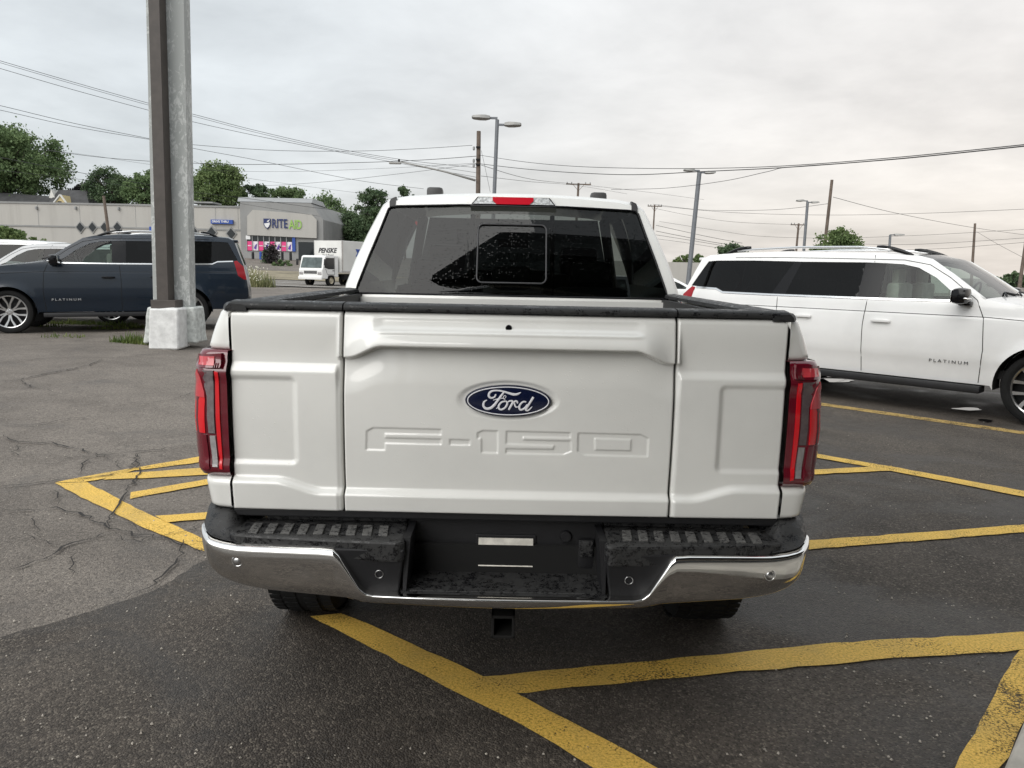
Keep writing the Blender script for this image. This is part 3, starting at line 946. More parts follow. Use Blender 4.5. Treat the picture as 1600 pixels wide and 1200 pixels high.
# ------------------------------------------------------------------ bumper
def zt(x):
    return float(np.interp(abs(x), [0, .41, .435, .455, .515, .535, .58, .85, .90, .93, .965, 1.0], [.580, .580, .585, .602, .706, .723, .725, .719, .722, .727, .737, .745]))
def zb(x):
    return float(np.interp(abs(x), [0, .3, .52, .77, .85, .89, .925, .955, .98, 1.0], [.535, .541, .542, .552, .562, .570, .582, .602, .625, .65]))
def plan(x):
    a = abs(x)
    return .030 * (a / .6) ** 2 * (a < .6) + (a >= .6) * (.030 + .10 * (a - .6) + .5 * max(0, a - .80) ** 1.9 + 26 * max(0, a - .935) ** 2.2)
xs = 1.012 * np.r_[np.linspace(-.992, -.86, 26), np.linspace(-.85, -.58, 24), np.linspace(-.575, -.40, 36), np.linspace(-.39, .39, 40), np.linspace(.40, .575, 36), np.linspace(.58, .85, 24), np.linspace(.86, .992, 26)]
prof = [(0.0, .070), (0.0, .040), (.03, .026), (.10, .017), (.22, .009), (.38, .002), (.55, -.005), (.72, -.011), (.84, -.0135), (.91, -.0125), (.955, -.008), (.985, .002), (1.0, .016), (.99, .045)]
A = []
for x in xs:
    lo, hi = zb(x), zt(x)
    h = hi - lo
    k = min(1.0, h / .16)
    A.append([(x * (1 - .012 * (t < .2) * (1 - t / .2)), plan(x) + o * (.55 + .45 * k) + .05 * max(0, .45 - t) ** 2 * k, lo + h * t) for t, o in prof])
bumper = MB().grid(np.array(A)).build('bumper', M['chrome'], truck, True)
sub = bumper.modifiers.new('sub', 'SUBSURF'); sub.levels = 1; sub.render_levels = 1
# black tray behind the chrome: two step pads, low centre step, back wall
def slab(name, poly, z0, z1, mat, parent=truck, bev=.006, smooth=30):
    mb = MB().prism(poly, lambda a, b: (a, b, z0), lambda a, b: (a, b, z1))
    o = mb.build(name, mat, parent)
    m = o.modifiers.new('bevel', 'BEVEL'); m.width = bev; m.segments = 2; m.limit_method = 'ANGLE'
    return o
for sx in (-1, 1):
    pd = [(sx * .315, .036), (sx * .335, .022), (sx * .60, .042), (sx * .80, .062), (sx * .86, .072), (sx * .885, .085), (sx * .90, .235), (sx * .33, .235)]
    pad = slab('step_pad', pd, .68, .7490, M['step_plastic'], bev=.009)
    # tread blocks in slanted rows
    for i in range(9):
        x0 = .375 + i * .052
        q = [(sx * (x0 + .0), .072), (sx * (x0 + .030), .073), (sx * (x0 + .040), .165), (sx * (x0 + .010), .165)]
        slab('tread_block', q, .7465, .7545, M['step_dry'], pad, .002)
    # raised rear rim of the pad and outer shoulder
    slab('pad_rim', [(sx * .33, .205), (sx * .80, .205), (sx * .80, .228), (sx * .33, .228)], .7515, .776, M['step_plastic'], pad, .005)
    sh = []
    for x in np.linspace(.845, .998, 14):
        y0 = plan(x) + .010
        sh.append([(sx * (x - .004 * (k == 0)), y0 + (.33 - y0) * t, (zt(x) + .002) + (.790 - zt(x)) * sstep(.02, .38, t) * sstep(.845, .91, x) + .006 * sstep(0, .08, t)) for k, t in enumerate((0, .04, .10, .2, .3, .4, .6, 1.0))])
    MB().grid(np.array(sh)).build('pad_shoulder', M['step_plastic'], pad, True)
    # face between pad and low step, with its sensor
    fp = [(sx * .315, .722), (sx * .60, .722), (sx * .54, .70), (sx * .465, .590), (sx * .43, .566), (sx * .335, .566)]
    face = MB().prism(fp, lambda a, b: (a, .030 + .02 * abs(a) + (.74 - b) * .10 - .012, b), lambda a, b: (a, .20, b)).build('step_face', M['black_plastic'], truck)
    m = face.modifiers.new('bevel', 'BEVEL'); m.width = .006; m.segments = 2
    sxx, szz = tpx(592 if sx < 0 else 983, 898 if sx < 0 else 908, .03)
    ring = [(sxx + .0125 * math.cos(q), .030 + .02 * abs(sxx) + (.74 - szz) * .10 - .014, szz + .0125 * math.sin(q)) for q in np.linspace(0, 2 * math.pi, 25)[:-1]]
    MB().tube(ring, .0012, 6, True).build('sensor_ring', M['alloy'], face, True)
    # chrome sensors
    cx_, cz_ = tpx(373 if sx < 0 else 1201, 875 if sx < 0 else 897, .06)
    yb = plan(cx_) - .006
    sens = MB().lathe([(-.006, .0), (-.006, .010), (-.004, .0125), (.004, .0125)], 20, 'Y', (cx_, yb, cz_)).build('parking_sensor', M['alloy'], bumper, 40)
    ring = [(cx_ + .0165 * math.cos(q), yb, cz_ + .0165 * math.sin(q)) for q in np.linspace(0, 2 * math.pi, 29)[:-1]]
    MB().tube(ring, .0034, 8, True).build('sensor_bezel', M['chrome_trim'], sens, True)
    # wall beside the low step
    MB().prism([(.04, .578), (.235, .578), (.235, .752), (.06, .752)], lambda a, b: (sx * .322, a, b), lambda a, b: (sx * (.300 if b > .7 else .312), a, b)).build('step_side', M['black_plastic'], truck)
slab('centre_step', [(-.335, .016), (.335, .016), (.325, .225), (-.325, .225)], .545, .580, M['step_plastic'], bev=.008)
slab('centre_step_mat', [(-.300, .042), (.300, .042), (.290, .215), (-.290, .215)], .5785, .5835, M['step_plastic'], bev=.003)
back = MB().box((0, .235, .69), (.66, .03, .235), bev=.006).build('plate_wall', M['black_plastic'], truck)
wx0, wz1 = tpx(748, 839, .215); wx1, wz0 = tpx(832, 883, .215)
# plate recess: strip and bar coloured pale as if reflecting, dark slot between
plate = MB().box(((wx0 + wx1) / 2, .219, (wz0 + wz1) / 2), (wx1 - wx0 + .02, .010, wz1 - wz0 + .02), bev=.003).build('plate_bracket', M['black_plastic'], truck)
MB().box(((wx0 + wx1) / 2, .2125, (wz0 + wz1) / 2), (wx1 - wx0, .005, wz1 - wz0)).build('slot', M['black_gap'], plate)
MB().prism([(wx0, wz1 - .030), (wx1, wz1 - .030), (wx1, wz1), (wx0, wz1)], lambda a, b: (a, .2085 - (.008 if b < wz1 - .01 else 0), b), lambda a, b: (a, .214, b)).build('bright_strip', M['painted_gleam'], plate)
MB().prism([(wx0, wz0), (wx1, wz0), (wx1, wz0 + .010), (wx0, wz0 + .010)], lambda a, b: (a, .198 + (b - wz0) * .6, b), lambda a, b: (a, .214, b)).build('bright_bar', M['painted_gleam'], plate)
# round plug and hinged trailer socket
qx, qz = tpx(884, 838, .215)
MB().lathe([(-.012, .0), (-.012, .017), (-.008, .020), (.01, .021)], 24, 'Y', (qx, .219, qz)).build('plug_cover', M['black_plastic'], truck, 40)
qx, qz = tpx(915, 862, .215)
sock = MB().box((qx, .212, qz - .004), (.056, .03, .105), bev=.012).build('trailer_socket', M['black_plastic'], truck, 40)
MB().box((qx, .194, qz + .018), (.044, .012, .056), bev=.010).build('socket_flap', M['step_plastic'], sock, 40)
# hitch receiver
hx, hz = tpx(786, 978, .10)
hit = MB()
for a, b, c, d in ((-.034, 0, .010, .078), (.034, 0, .010, .078), (0, .034, .078, .010), (0, -.034, .078, .010)):
    hit.box((hx + a, .22, hz + b), (c, .26, d), bev=.003)
hit = hit.build('hitch_receiver', M['steel_dark'], truck)
MB().box((hx, .30, hz), (.06, .02, .06)).build('receiver_end', M['black_gap'], hit)
MB().box((0, .50, .50), (1.25, .10, .10), bev=.01).build('hitch_beam', M['steel_dark'], truck)
for s in (-1, 1):
    MB().tube([(hx + s * .10, .2, .525), (hx + s * .085, .2, .50), (hx + s * .06, .2, .505)], .005, 6).build('chain_loop', M['steel_dark'], truck, True)
# underside
MB().box((0, 2.4, .60), (1.5, 4.4, .16)).build('chassis', M['black_gap'], truck)
MB().tube([(-.80, 1.22, .42), (-.2, 1.22, .42), (0, 1.22, .40), (.2, 1.22, .42), (.80, 1.22, .42)], [.05, .05, .17, .05, .05], 12).build('rear_axle', M['steel_dark'], truck, True)
MB().tube([(.45, .35, .50), (.50, .7, .47), (.5, 1.5, .50)], [.04, .04, .04], 10).build('exhaust_pipe', M['steel_dark'], truck, True)
def tyre_mesh(R, W, n=48):
    mb = MB()
    h = W / 2
    prof = [(-h * .78, R * .70), (-h * .98, R * .78), (-h, R * .88), (-h * .93, R * .955), (-h * .80, R * .985), (-h * .4, R), (0, R * 1.002), (h * .4, R), (h * .80, R * .985), (h * .93, R * .955), (h, R * .88), (h * .98, R * .78), (h * .78, R * .70)]
    mb.lathe(prof, n, 'X')
    # tread blocks
    for k in range(60):
        q = 2 * math.pi * k / 60
        for s, x0, x1 in ((-1, .62, .95), (1, .62, .95), (-1, .12, .52), (1, .12, .52)):
            qq = q + (.03 if x0 < .5 else 0)
            vs = []
            for rr in (R * .985, R * 1.012 if x0 < .5 else R * .998):
                for aa in (qq - .036, qq + .036):
                    for xx in (x0, x1):
                        vs.append((s * xx * h, rr * math.cos(aa), rr * math.sin(aa)))
            mb.add(vs, [(4, 5, 7, 6), (0, 1, 5, 4), (2, 6, 7, 3), (0, 4, 6, 2), (1, 3, 7, 5)])
    return mb.mesh('tyre', M['rubber'], 40)
ty = tyre_mesh(.415, .275)
for x in (-.89, .89):
    for y in (1.22, 4.90):
        t = link('tyre', ty, truck); t.location = (x, y, .415)
        MB().lathe([(-.10, .0), (-.10, .26), (.10, .29), (.10, 0)], 24, 'X', (0, 0, 0)).build('rim', M['alloy'], t, 40)

sp = link('spare_tyre', ty, truck); sp.location = (0, .78, .56); sp.rotation_euler = (0, math.pi / 2, 0)
MB().tube([(.62, .30, .52), (.60, .60, .50), (.5, 1.6, .52)], [.04, .04, .04], 10).build('tail_pipe', M['steel_dark'], truck, True)
for s_ in (-1, 1):
    MB().tube([(s_ * .50, 1.05, .40), (s_ * .42, .95, .85)], .035, 8).build('damper', M['steel_dark'], truck, True)
    MB().tube([(s_ * .60, .45, .58), (s_ * .60, .75, .50), (s_ * .60, 1.2, .46), (s_ * .60, 1.8, .55)], .035, 6).build('leaf_spring', M['steel_dark'], truck, True)
# ------------------------------------------------------------------ cab
CAB = 1.97
def lean(z):
    return CAB + max(0, z - 1.445) * .5
half = [(.955, .62), (.965, .9), (.962, 1.2), (.945, 1.40), (.930, 1.50), (.888, 1.64), (.835, 1.78), (.785, 1.895), (.757, 1.955), (.715, 1.992), (.60, 2.012), (.40, 2.026), (.20, 2.034), (0, 2.036)]
def outline(inset):
    out = []
    for x, z in half:
        xx = x - inset * (1 if z < 1.95 else .4)
        out.append((max(0, xx), z - inset * (0 if z < 1.9 else 1)))
    return out
# shell: rounded rear edge, then forward over the doors to the windshield
stations = [(0.0, .050), (.012, .024), (.035, .008), (.07, 0.0), (.5, -.004), (1.2, -.004), (1.9, .004)]
A = []
for dy, ins in stations:
    o = outline(ins)
    ring = [(x, lean(z) * 1 + dy + (0 if dy < .1 else -.3 * max(0, z - 1.445) * min(1, dy)), z) for x, z in o]
    ring = ring + [(-x, y, z) for x, y, z in ring[::-1][1:]]
    A.append(ring)
sh = MB().grid(np.array(A)[1:4]).build('cab_corner', M['white_paint'], truck, True)
A2 = np.array(A)[3:]
mb_s, mb_r, mb_g = MB(), MB(), MB()
nn = A2.shape[1]
full = A2
idx_roof = [j for j in range(nn - 1) if full[0, j, 2] > 1.94 and full[0, j + 1, 2] > 1.94]
zt_ = lambda j: (full[0, j, 2] + full[0, j + 1, 2]) / 2
for nm, sel, mat in (('roof', lambda j: zt_(j) > 1.93, M['white_paint']), ('cab_side_glass', lambda j: 1.45 < zt_(j) <= 1.93, M['glass_dark']), ('cab_side', lambda j: zt_(j) <= 1.45, M['white_paint'])):
    mb = MB()
    fs = [(i * nn + j, (i + 1) * nn + j, (i + 1) * nn + j + 1, i * nn + j + 1) for i in range(full.shape[0] - 1) for j in range(nn - 1) if sel(j) and not (nm == 'cab_side_glass' and i == 0)]
    if nm == 'cab_side':
        fs += [(j, nn + j, nn + j + 1, j + 1) for j in range(nn - 1) if 1.45 < zt_(j) <= 1.93]   # corner pillars
    V_ = full.reshape(-1, 3)
    for half_ in ((fs,) if nm == 'roof' else ([q for q in fs if V_[q[0]][0] + V_[q[2]][0] > 0], [q for q in fs if V_[q[0]][0] + V_[q[2]][0] <= 0])):
        MB().add(V_, half_).build(nm, mat, truck, True)
# rear wall of the cab with the window opening
def cab_back():
    o = outline(.024)
    outer = [(x, z) for x, z in o] + [(-x, z) for x, z in o[::-1][1:]]
    win = [(-.862, 1.452), (.862, 1.452), (.850, 1.50), (.800, 1.66), (.752, 1.80), (.712, 1.925), (.700, 1.937), (.66, 1.943), (.3, 1.955), (0, 1.957), (-.3, 1.955), (-.66, 1.943), (-.700, 1.937), (-.712, 1.925), (-.752, 1.80), (-.800, 1.66), (-.850, 1.50)]
    vs = [Vector(p) for p in outer + win]
    n1, n2 = len(outer), len(win)
    ed = [(i, (i + 1) % n1) for i in range(n1)] + [(n1 + i, n1 + (i + 1) % n2) for i in range(n2)]
    for x in np.arange(-.9, .91, .1):
        for z in np.arange(.7, 2.0, .06):
            if inside((x, z), outer): vs.append(Vector((x, z)))
    v, e, f, *_ = mgeo.delaunay_2d_cdt(vs, ed, [], 0, 1e-5)
    cen = lambda t: (sum(v[i].x for i in t) / 3, sum(v[i].y for i in t) / 3)
    bulge = lambda x: -.035 * (1 - (x / .95) ** 2)
    P = [(q.x, lean(q.y) + .012 + bulge(q.x), q.y) for q in v]
    wall = [t for t in f if inside(cen(t), outer) and not inside(cen(t), win)]
    gl = [t for t in f if inside(cen(t), win)]
    a = MB().add(P, wall).build('cab_rear_panel', M['white_paint'], truck, True)
    flip_to(a, (0, -1, 0))
    g = MB().add([(x, y + .006, z) for x, y, z in P], gl).build('rear_window', M['glass_rear'], truck, True)
    flip_to(g, (0, -1, 0))
    fr = MB().tube([(x, lean(z) + .010 + bulge(x), z) for x, z in win], .006, 6, True).build('window_seal', M['gloss_black'], g, True)
    # join the rounded shell edge to this wall
    mb = MB()
    ring1 = A[1]
    ring0 = [(x, lean(z) + .012 + bulge(x), z) for x, z in outer]
    k = len(ring0)
    mb.add(list(ring0) + list(ring1), [(i, i + 1, k + i + 1, k + i) for i in range(k - 1)])
    mb.build('cab_rear_edge', M['white_paint'], truck, True)
    # sliding centre pane and its frame
    (x0, z0), (x1, z1) = tpx(751, 441, 2.03), tpx(858, 352, 2.13)
    x0, x1 = -.195, .188
    rr = .03
    pts = []
    for cxx, czz, q0 in ((x1 - rr, z1 - rr, 0), (x0 + rr, z1 - rr, 90), (x0 + rr, z0 + rr, 180), (x1 - rr, z0 + rr, 270)):
        for q in np.linspace(q0, q0 + 90, 6):
            pts.append((cxx + rr * math.cos(rad(q)), czz + rr * math.sin(rad(q))))
    MB().tube([(x, lean(z) + .010 + bulge(x), z) for x, z in pts], .0045, 6, True).build('slider_frame', simple('slider_rubber', (.05, .05, .053), .5), g, True)
    for x in (x0 - .035, x1 + .035):
        pz = np.linspace(1.46, 1.90, 5)
        MB().tube([(x, lean(z) + .05 + bulge(x), z) for z in pz], .015, 6).build('slider_post', M['black_gap'], g)
cab_back()
# dark moulding ends on the roof corners
for sx in (-1, 1):
    poly = [(.674, 1.946), (.706, 1.938), (.709, 1.965), (.702, 1.984), (.676, 1.996)]
    bul = lambda x: -.035 * (1 - (x / .95) ** 2)
    o = MB().prism(poly, lambda a, b: (sx * a, lean(b) + .002 + bul(a), b), lambda a, b: (sx * a, lean(b) + .06 + bul(a), b + .003)).build('roof_moulding', simple('grey_moulding', (.030, .029, .029), .55), truck)
# high brake lamp
hb = empty('high_brake_lamp', (.0, lean(1.975) - .03, 1.979), parent=truck)
def trap(w0, w1, h0, h1, y0, y1):
    return lambda mb: mb.prism([(-w0, h0), (w0, h0), (w1, h1), (-w1, h1)], lambda a, b: (a, y0 + b * .5, b), lambda a, b: (a, y1 + b * .5, b))
b1 = MB(); trap(.245, .205, -.028, .024, -.016, .03)(b1); b1.build('lamp_base', M['gloss_black'], hb)
b1 = MB(); trap(.228, .198, -.017, .0215, -.023, -.01)(b1); b1.build('cargo_lens', simple('cargo_lens', (.40, .41, .41), .3, .3, var=.5, vscale=70), hb)
b1 = MB(); b1.prism([(-.118, .0225), (.112, .0225), (.113, .004), (.090, -.0175), (-.096, -.0175), (-.119, .004)], lambda a, b: (a, -.030 + b * .15, b), lambda a, b: (a, .0 + b * .5, b))
b1.build('brake_lens', NT('high_brake_lens').set(col=(.66, .004, .022, 1), rough=.3, spec=.3), hb)
# small dark pods on the roof
for px, py in ((680, 294), (935, 302)):
    p = at(px, py, TRY + 2.75)
    MB().box((p.x - TRX, 2.75, p.z - .044), (.100, .10, .095), bev=.020).build('roof_pod', simple('roof_pod_plastic', (.055, .055, .055), .5), truck, 40)
# inside the cab: seats with headrests, dash, mirror, windshield
def seat(name, x, y, w, z0, z1, head=.15, parent=truck):
    s = MB().box((x, y, (z0 + z1) / 2), (w, .16, z1 - z0), bev=.06).build(name, M['seat'], parent, 50)
    MB().box((x, y, z1 + .085), (w * .52, .10, head), bev=.045).build('headrest', M['seat'], s, 50)
for x in (-.47, 0, .47):
    seat('rear_seat', x, CAB + .42, .46, 1.0, 1.50 if x else 1.46, .14)
for x in (-.47, .47):
    seat('front_seat', x, CAB + 1.35, .52, .9, 1.58, .2)
MB().box((0, CAB + 2.15, 1.25), (1.7, .35, .28), bev=.08).build('dashboard', M['seat'], truck)
MB().box((0, CAB + 1.85, 1.80), (.24, .03, .07), bev=.012).build('interior_mirror', M['seat'], truck)
MB().box((0, CAB + 1.2, .80), (1.8, 2.2, .06)).build('cab_floor', M['seat'], truck)
W_ = np.array([[(x * (.95 - .25 * t), CAB + 2.6 - .78 * t - .05 * x * x, 1.32 + .66 * t) for t in np.linspace(0, 1, 6)] for x in np.linspace(-.92, .92, 9)])
MB().grid(W_).build('windshield', M['glass_shield'], truck, True)
for sx in (-1, 1):
    MB().tube([(sx * .90, CAB + 2.55, 1.33), (sx * .70, CAB + 1.82, 1.97)], .04, 8).build('pillar', M['seat'], truck, True)
    MB().box((sx * 1.10, CAB + 2.05, 1.42), (.20, .10, .24), bev=.04).build('door_mirror', M['gloss_black'], truck, 40)
MB().box((0, CAB + 3.3, .98), (1.9, 1.5, .55), bev=.12).build('hood', M['white_paint'], truck, 40)
# ------------------------------------------------------------------ cars built from a side outline
def wheel_mesh(R, W, rim_r, spokes=6):
    """tyre, dark barrel and double-spoke alloy face; outer face towards +Y"""
    h = W / 2
    ty = MB().lathe([(-h * .8, rim_r), (-h * .97, rim_r * 1.08), (-h, R * .88), (-h * .9, R * .965), (-h * .72, R * .99), (0, R), (h * .72, R * .99), (h * .9, R * .965), (h, R * .88), (h * .97, rim_r * 1.08), (h * .8, rim_r)], 40, 'Y').mesh('tyre', M['rubber'], 40)
    br = MB().lathe([(-h * .5, .02), (-h * .5, rim_r * .99), (h * .80, rim_r * .99)], 40, 'Y').mesh('rim_barrel', M['alloy_dark'], 40)
    mb = MB()
    mb.lathe([(h * .62, rim_r * .93), (h * .84, rim_r * .94), (h * .90, rim_r * .985), (h * .84, rim_r * 1.02), (h * .6, rim_r * 1.01)], 48, 'Y')
    mb.lathe([(h * .45, .0), (h * .62, .0), (h * .66, rim_r * .15), (h * .60, rim_r * .22), (h * .3, rim_r * .24)], 24, 'Y')
    for k in range(spokes):
        q0 = 2 * math.pi * k / spokes + math.pi / 2
        for s in (-1, 1):
            # each arm leaves the hub, kinks and runs to the rim
            pts = [(.18, .10 * s), (.52, .15 * s), (.95, .30 * s)]
            wd = [.055, .055, .085]
            ring = []
            for (r, a), w in zip(pts, wd):
                c = Vector((math.cos(q0 + a), 0, math.sin(q0 + a))) * r * rim_r
                n = Vector((-math.sin(q0 + a), 0, math.cos(q0 + a))) * w * rim_r
                y = h * (.62 + .22 * r)
                ring.append([c + n + Vector((0, y - .02, 0)), c + n * .8 + Vector((0, y, 0)), c - n * .8 + Vector((0, y, 0)), c - n + Vector((0, y - .02, 0))])
            mb.grid(np.array([[tuple(v) for v in r] for r in ring]))
    al = mb.mesh('spokes', M['alloy'], 35)
    nuts = MB()
    for k in range(6):
        q = 2 * math.pi * k / 6
        nuts.lathe([(h * .64, .0), (h * .76, .0), (h * .76, .012), (h * .6, .013)], 8, 'Y', (rim_r * .15 * math.cos(q) * 1.2, 0, rim_r * .15 * math.sin(q) * 1.2))
    nu = nuts.mesh('wheel_nuts', M['chrome_trim'], 30)
    return ty, br, al, nu
WHEEL = wheel_mesh(.41, .28, .305)
WHEEL_S = wheel_mesh(.335, .22, .235)
def put_wheel(parent, x, y, z, side, meshes):
    w = link('wheel', meshes[0], parent)
    w.location = (x, y, z)
    if side < 0: w.rotation_euler = (0, 0, math.pi)
    for nm, me in zip(('rim_barrel', 'spokes', 'wheel_nuts'), meshes[1:]):
        link(nm, me, w)
    return w
def pl_len(P):
    return sum(math.hypot(P[i + 1][0] - P[i][0], P[i + 1][1] - P[i][1]) for i in range(len(P) - 1))
def dens(P, step, closed=True):
    out = []
    n = len(P)
    for i in range(n if closed else n - 1):
        a, b = P[i], P[(i + 1) % n]
        m = max(1, int(math.hypot(b[0] - a[0], b[1] - a[1]) / step))
        for k in range(m): out.append((a[0] + (b[0] - a[0]) * k / m, a[1] + (b[1] - a[1]) * k / m))
    if not closed: out.append(tuple(P[-1]))
    return out

M['lens_suv'] = NT('tail_lens').set(col=(.30, .006, .012, 1), rough=.15, spec=.4)
# forward is +X, front axle at x = 0, left side is +Y
SUV = dict(
    top=[(.93, .52), (.955, .70), (.93, .95), (.86, 1.10), (.70, 1.175), (.35, 1.235), (0, 1.275), (-.40, 1.325), (-.66, 1.365), (-1.02, 1.62), (-1.30, 1.80), (-1.52, 1.855), (-1.9, 1.885), (-2.6, 1.895), (-3.3, 1.900), (-3.95, 1.885), (-4.36, 1.855), (-4.48, 1.80), (-4.60, 1.50), (-4.68, 1.30), (-4.74, 1.02), (-4.77, .80), (-4.77, .60), (-4.69, .44)],
    bottom=[(-4.30, .42), (-3.88, .42), (-2.82, .40), (-.50, .40), (.47, .40), (.85, .44)],
    hood=(5, 8), shield=(8, 11), roof=(11, 16), rear=(17, 19),
    arch=[(0, .41, .475), (-3.34, .41, .475)],
    w=([.30, .42, .55, .62, .66, .85, 1.05, 1.14, 1.17, 1.30, 1.345, 1.50, 1.70, 1.80, 1.86, 1.90], [.94, .962, .978, .985, 1.002, 1.008, .998, .988, .978, .962, .945, .885, .805, .762, .715, .69]),
    front_in=.24, rear_in=.17, rear_x=-3.9, rear_l=.9,
    win=[('front_window', [(-.93, 1.345), (-.99, 1.43), (-1.20, 1.595), (-1.42, 1.71), (-1.60, 1.748), (-1.80, 1.760), (-1.80, 1.335)], 'glass_clear'),
         ('pillar_trim', [(-1.80, 1.335), (-1.80, 1.760), (-2.06, 1.768), (-2.06, 1.332)], 'gloss_black'),
         ('rear_window', [(-2.06, 1.332), (-2.06, 1.768), (-2.9, 1.770), (-3.02, 1.332)], 'glass_dark'),
         ('pillar_trim', [(-3.02, 1.332), (-2.9, 1.770), (-3.00, 1.773), (-3.22, 1.332)], 'gloss_black'),
         ('quarter_window', [(-3.22, 1.332), (-3.00, 1.773), (-3.6, 1.782), (-4.18, 1.778), (-4.34, 1.765), (-4.55, 1.405), (-4.08, 1.390), (-3.98, 1.338)], 'glass_dark'),
         ('mirror_patch', [(-.80, 1.345), (-.93, 1.345), (-.99, 1.43)], 'gloss_black'),
         ('tail_lamp', [(-4.46, 1.385), (-4.53, 1.40), (-4.78, 1.20), (-4.84, 1.0), (-4.67, 1.02), (-4.54, 1.10)], 'lens_suv')],
    seams=[[(-.62, .42), (-.60, .80), (-.63, 1.15), (-.72, 1.35)], [(-1.93, .42), (-1.95, 1.0), (-1.93, 1.33)], [(-2.86, .62), (-2.99, .85), (-3.10, 1.05), (-3.12, 1.33)], [(-2.86, .62), (-2.80, .42)], [(-1.95, 1.77), (-1.97, 1.86)],
           [(-.72, 1.35), (-1.05, 1.60), (-1.30, 1.745), (-1.60, 1.80), (-2.4, 1.815), (-3.2, 1.825), (-3.9, 1.82)]],
    crease=[(.7, 1.10), (-.6, 1.165), (-2.5, 1.165), (-4.35, 1.165)],
    handles=[(-1.73, 1.06), (-2.72, 1.065)])
def squeeze(D, x0, k):
    f = lambda p: (p[0] if p[0] > x0 else x0 + (p[0] - x0) * k, *p[1:])
    E = dict(D)
    for key in ('top', 'bottom', 'arch', 'crease', 'handles'): E[key] = [f(p) for p in D[key]]
    E['seams'] = [[f(p) for p in q] for q in D['seams']]
    E['win'] = [(n, [f(p) for p in w], m) for n, w, m in D['win']]
    E['rear_x'] = f((D['rear_x'],))[0]
    E['map'] = f
    return E
SUV_SHORT = squeeze(SUV, -2.0, .8284)
SEDAN = dict(
    top=[(.86, .42), (.88, .60), (.80, .74), (.55, .82), (.1, .90), (-.45, .96), (-.60, .975), (-1.00, 1.19), (-1.35, 1.37), (-1.70, 1.44), (-2.2, 1.45), (-2.7, 1.40), (-3.15, 1.22), (-3.45, 1.06), (-3.65, 1.04), (-3.80, .98), (-3.84, .75), (-3.80, .42)],
    bottom=[(-3.2, .30), (-2.75, .25), (-.4, .25), (.4, .28)],
    hood=(3, 6), shield=(6, 9), roof=(9, 11), rear=(11, 13),
    arch=[(0, .335, .39), (-2.80, .335, .39)],
    w=([.22, .42, .65, .85, .95, 1.10, 1.30, 1.45], [.86, .90, .92, .91, .895, .80, .66, .58]),
    front_in=.2, rear_in=.16, rear_x=-3.0, rear_l=.8,
    win=[('front_window', [(-.80, .985), (-1.15, 1.19), (-1.5, 1.33), (-1.72, 1.355), (-1.72, .985)], 'glass_dark'),
         ('rear_window', [(-1.80, .985), (-1.80, 1.36), (-2.2, 1.36), (-2.6, 1.31), (-2.95, 1.02), (-2.6, .99)], 'glass_dark'),
         ('tail_lamp', [(-3.45, .86), (-3.45, .98), (-3.82, .95), (-3.84, .80)], 'lens_red')],
    seams=[[(-.62, .30), (-.62, .95)], [(-1.76, .30), (-1.76, .96)]], crease=[(.5, .74), (-3.6, .80)], handles=[(-1.6, .84), (-2.5, .85)])
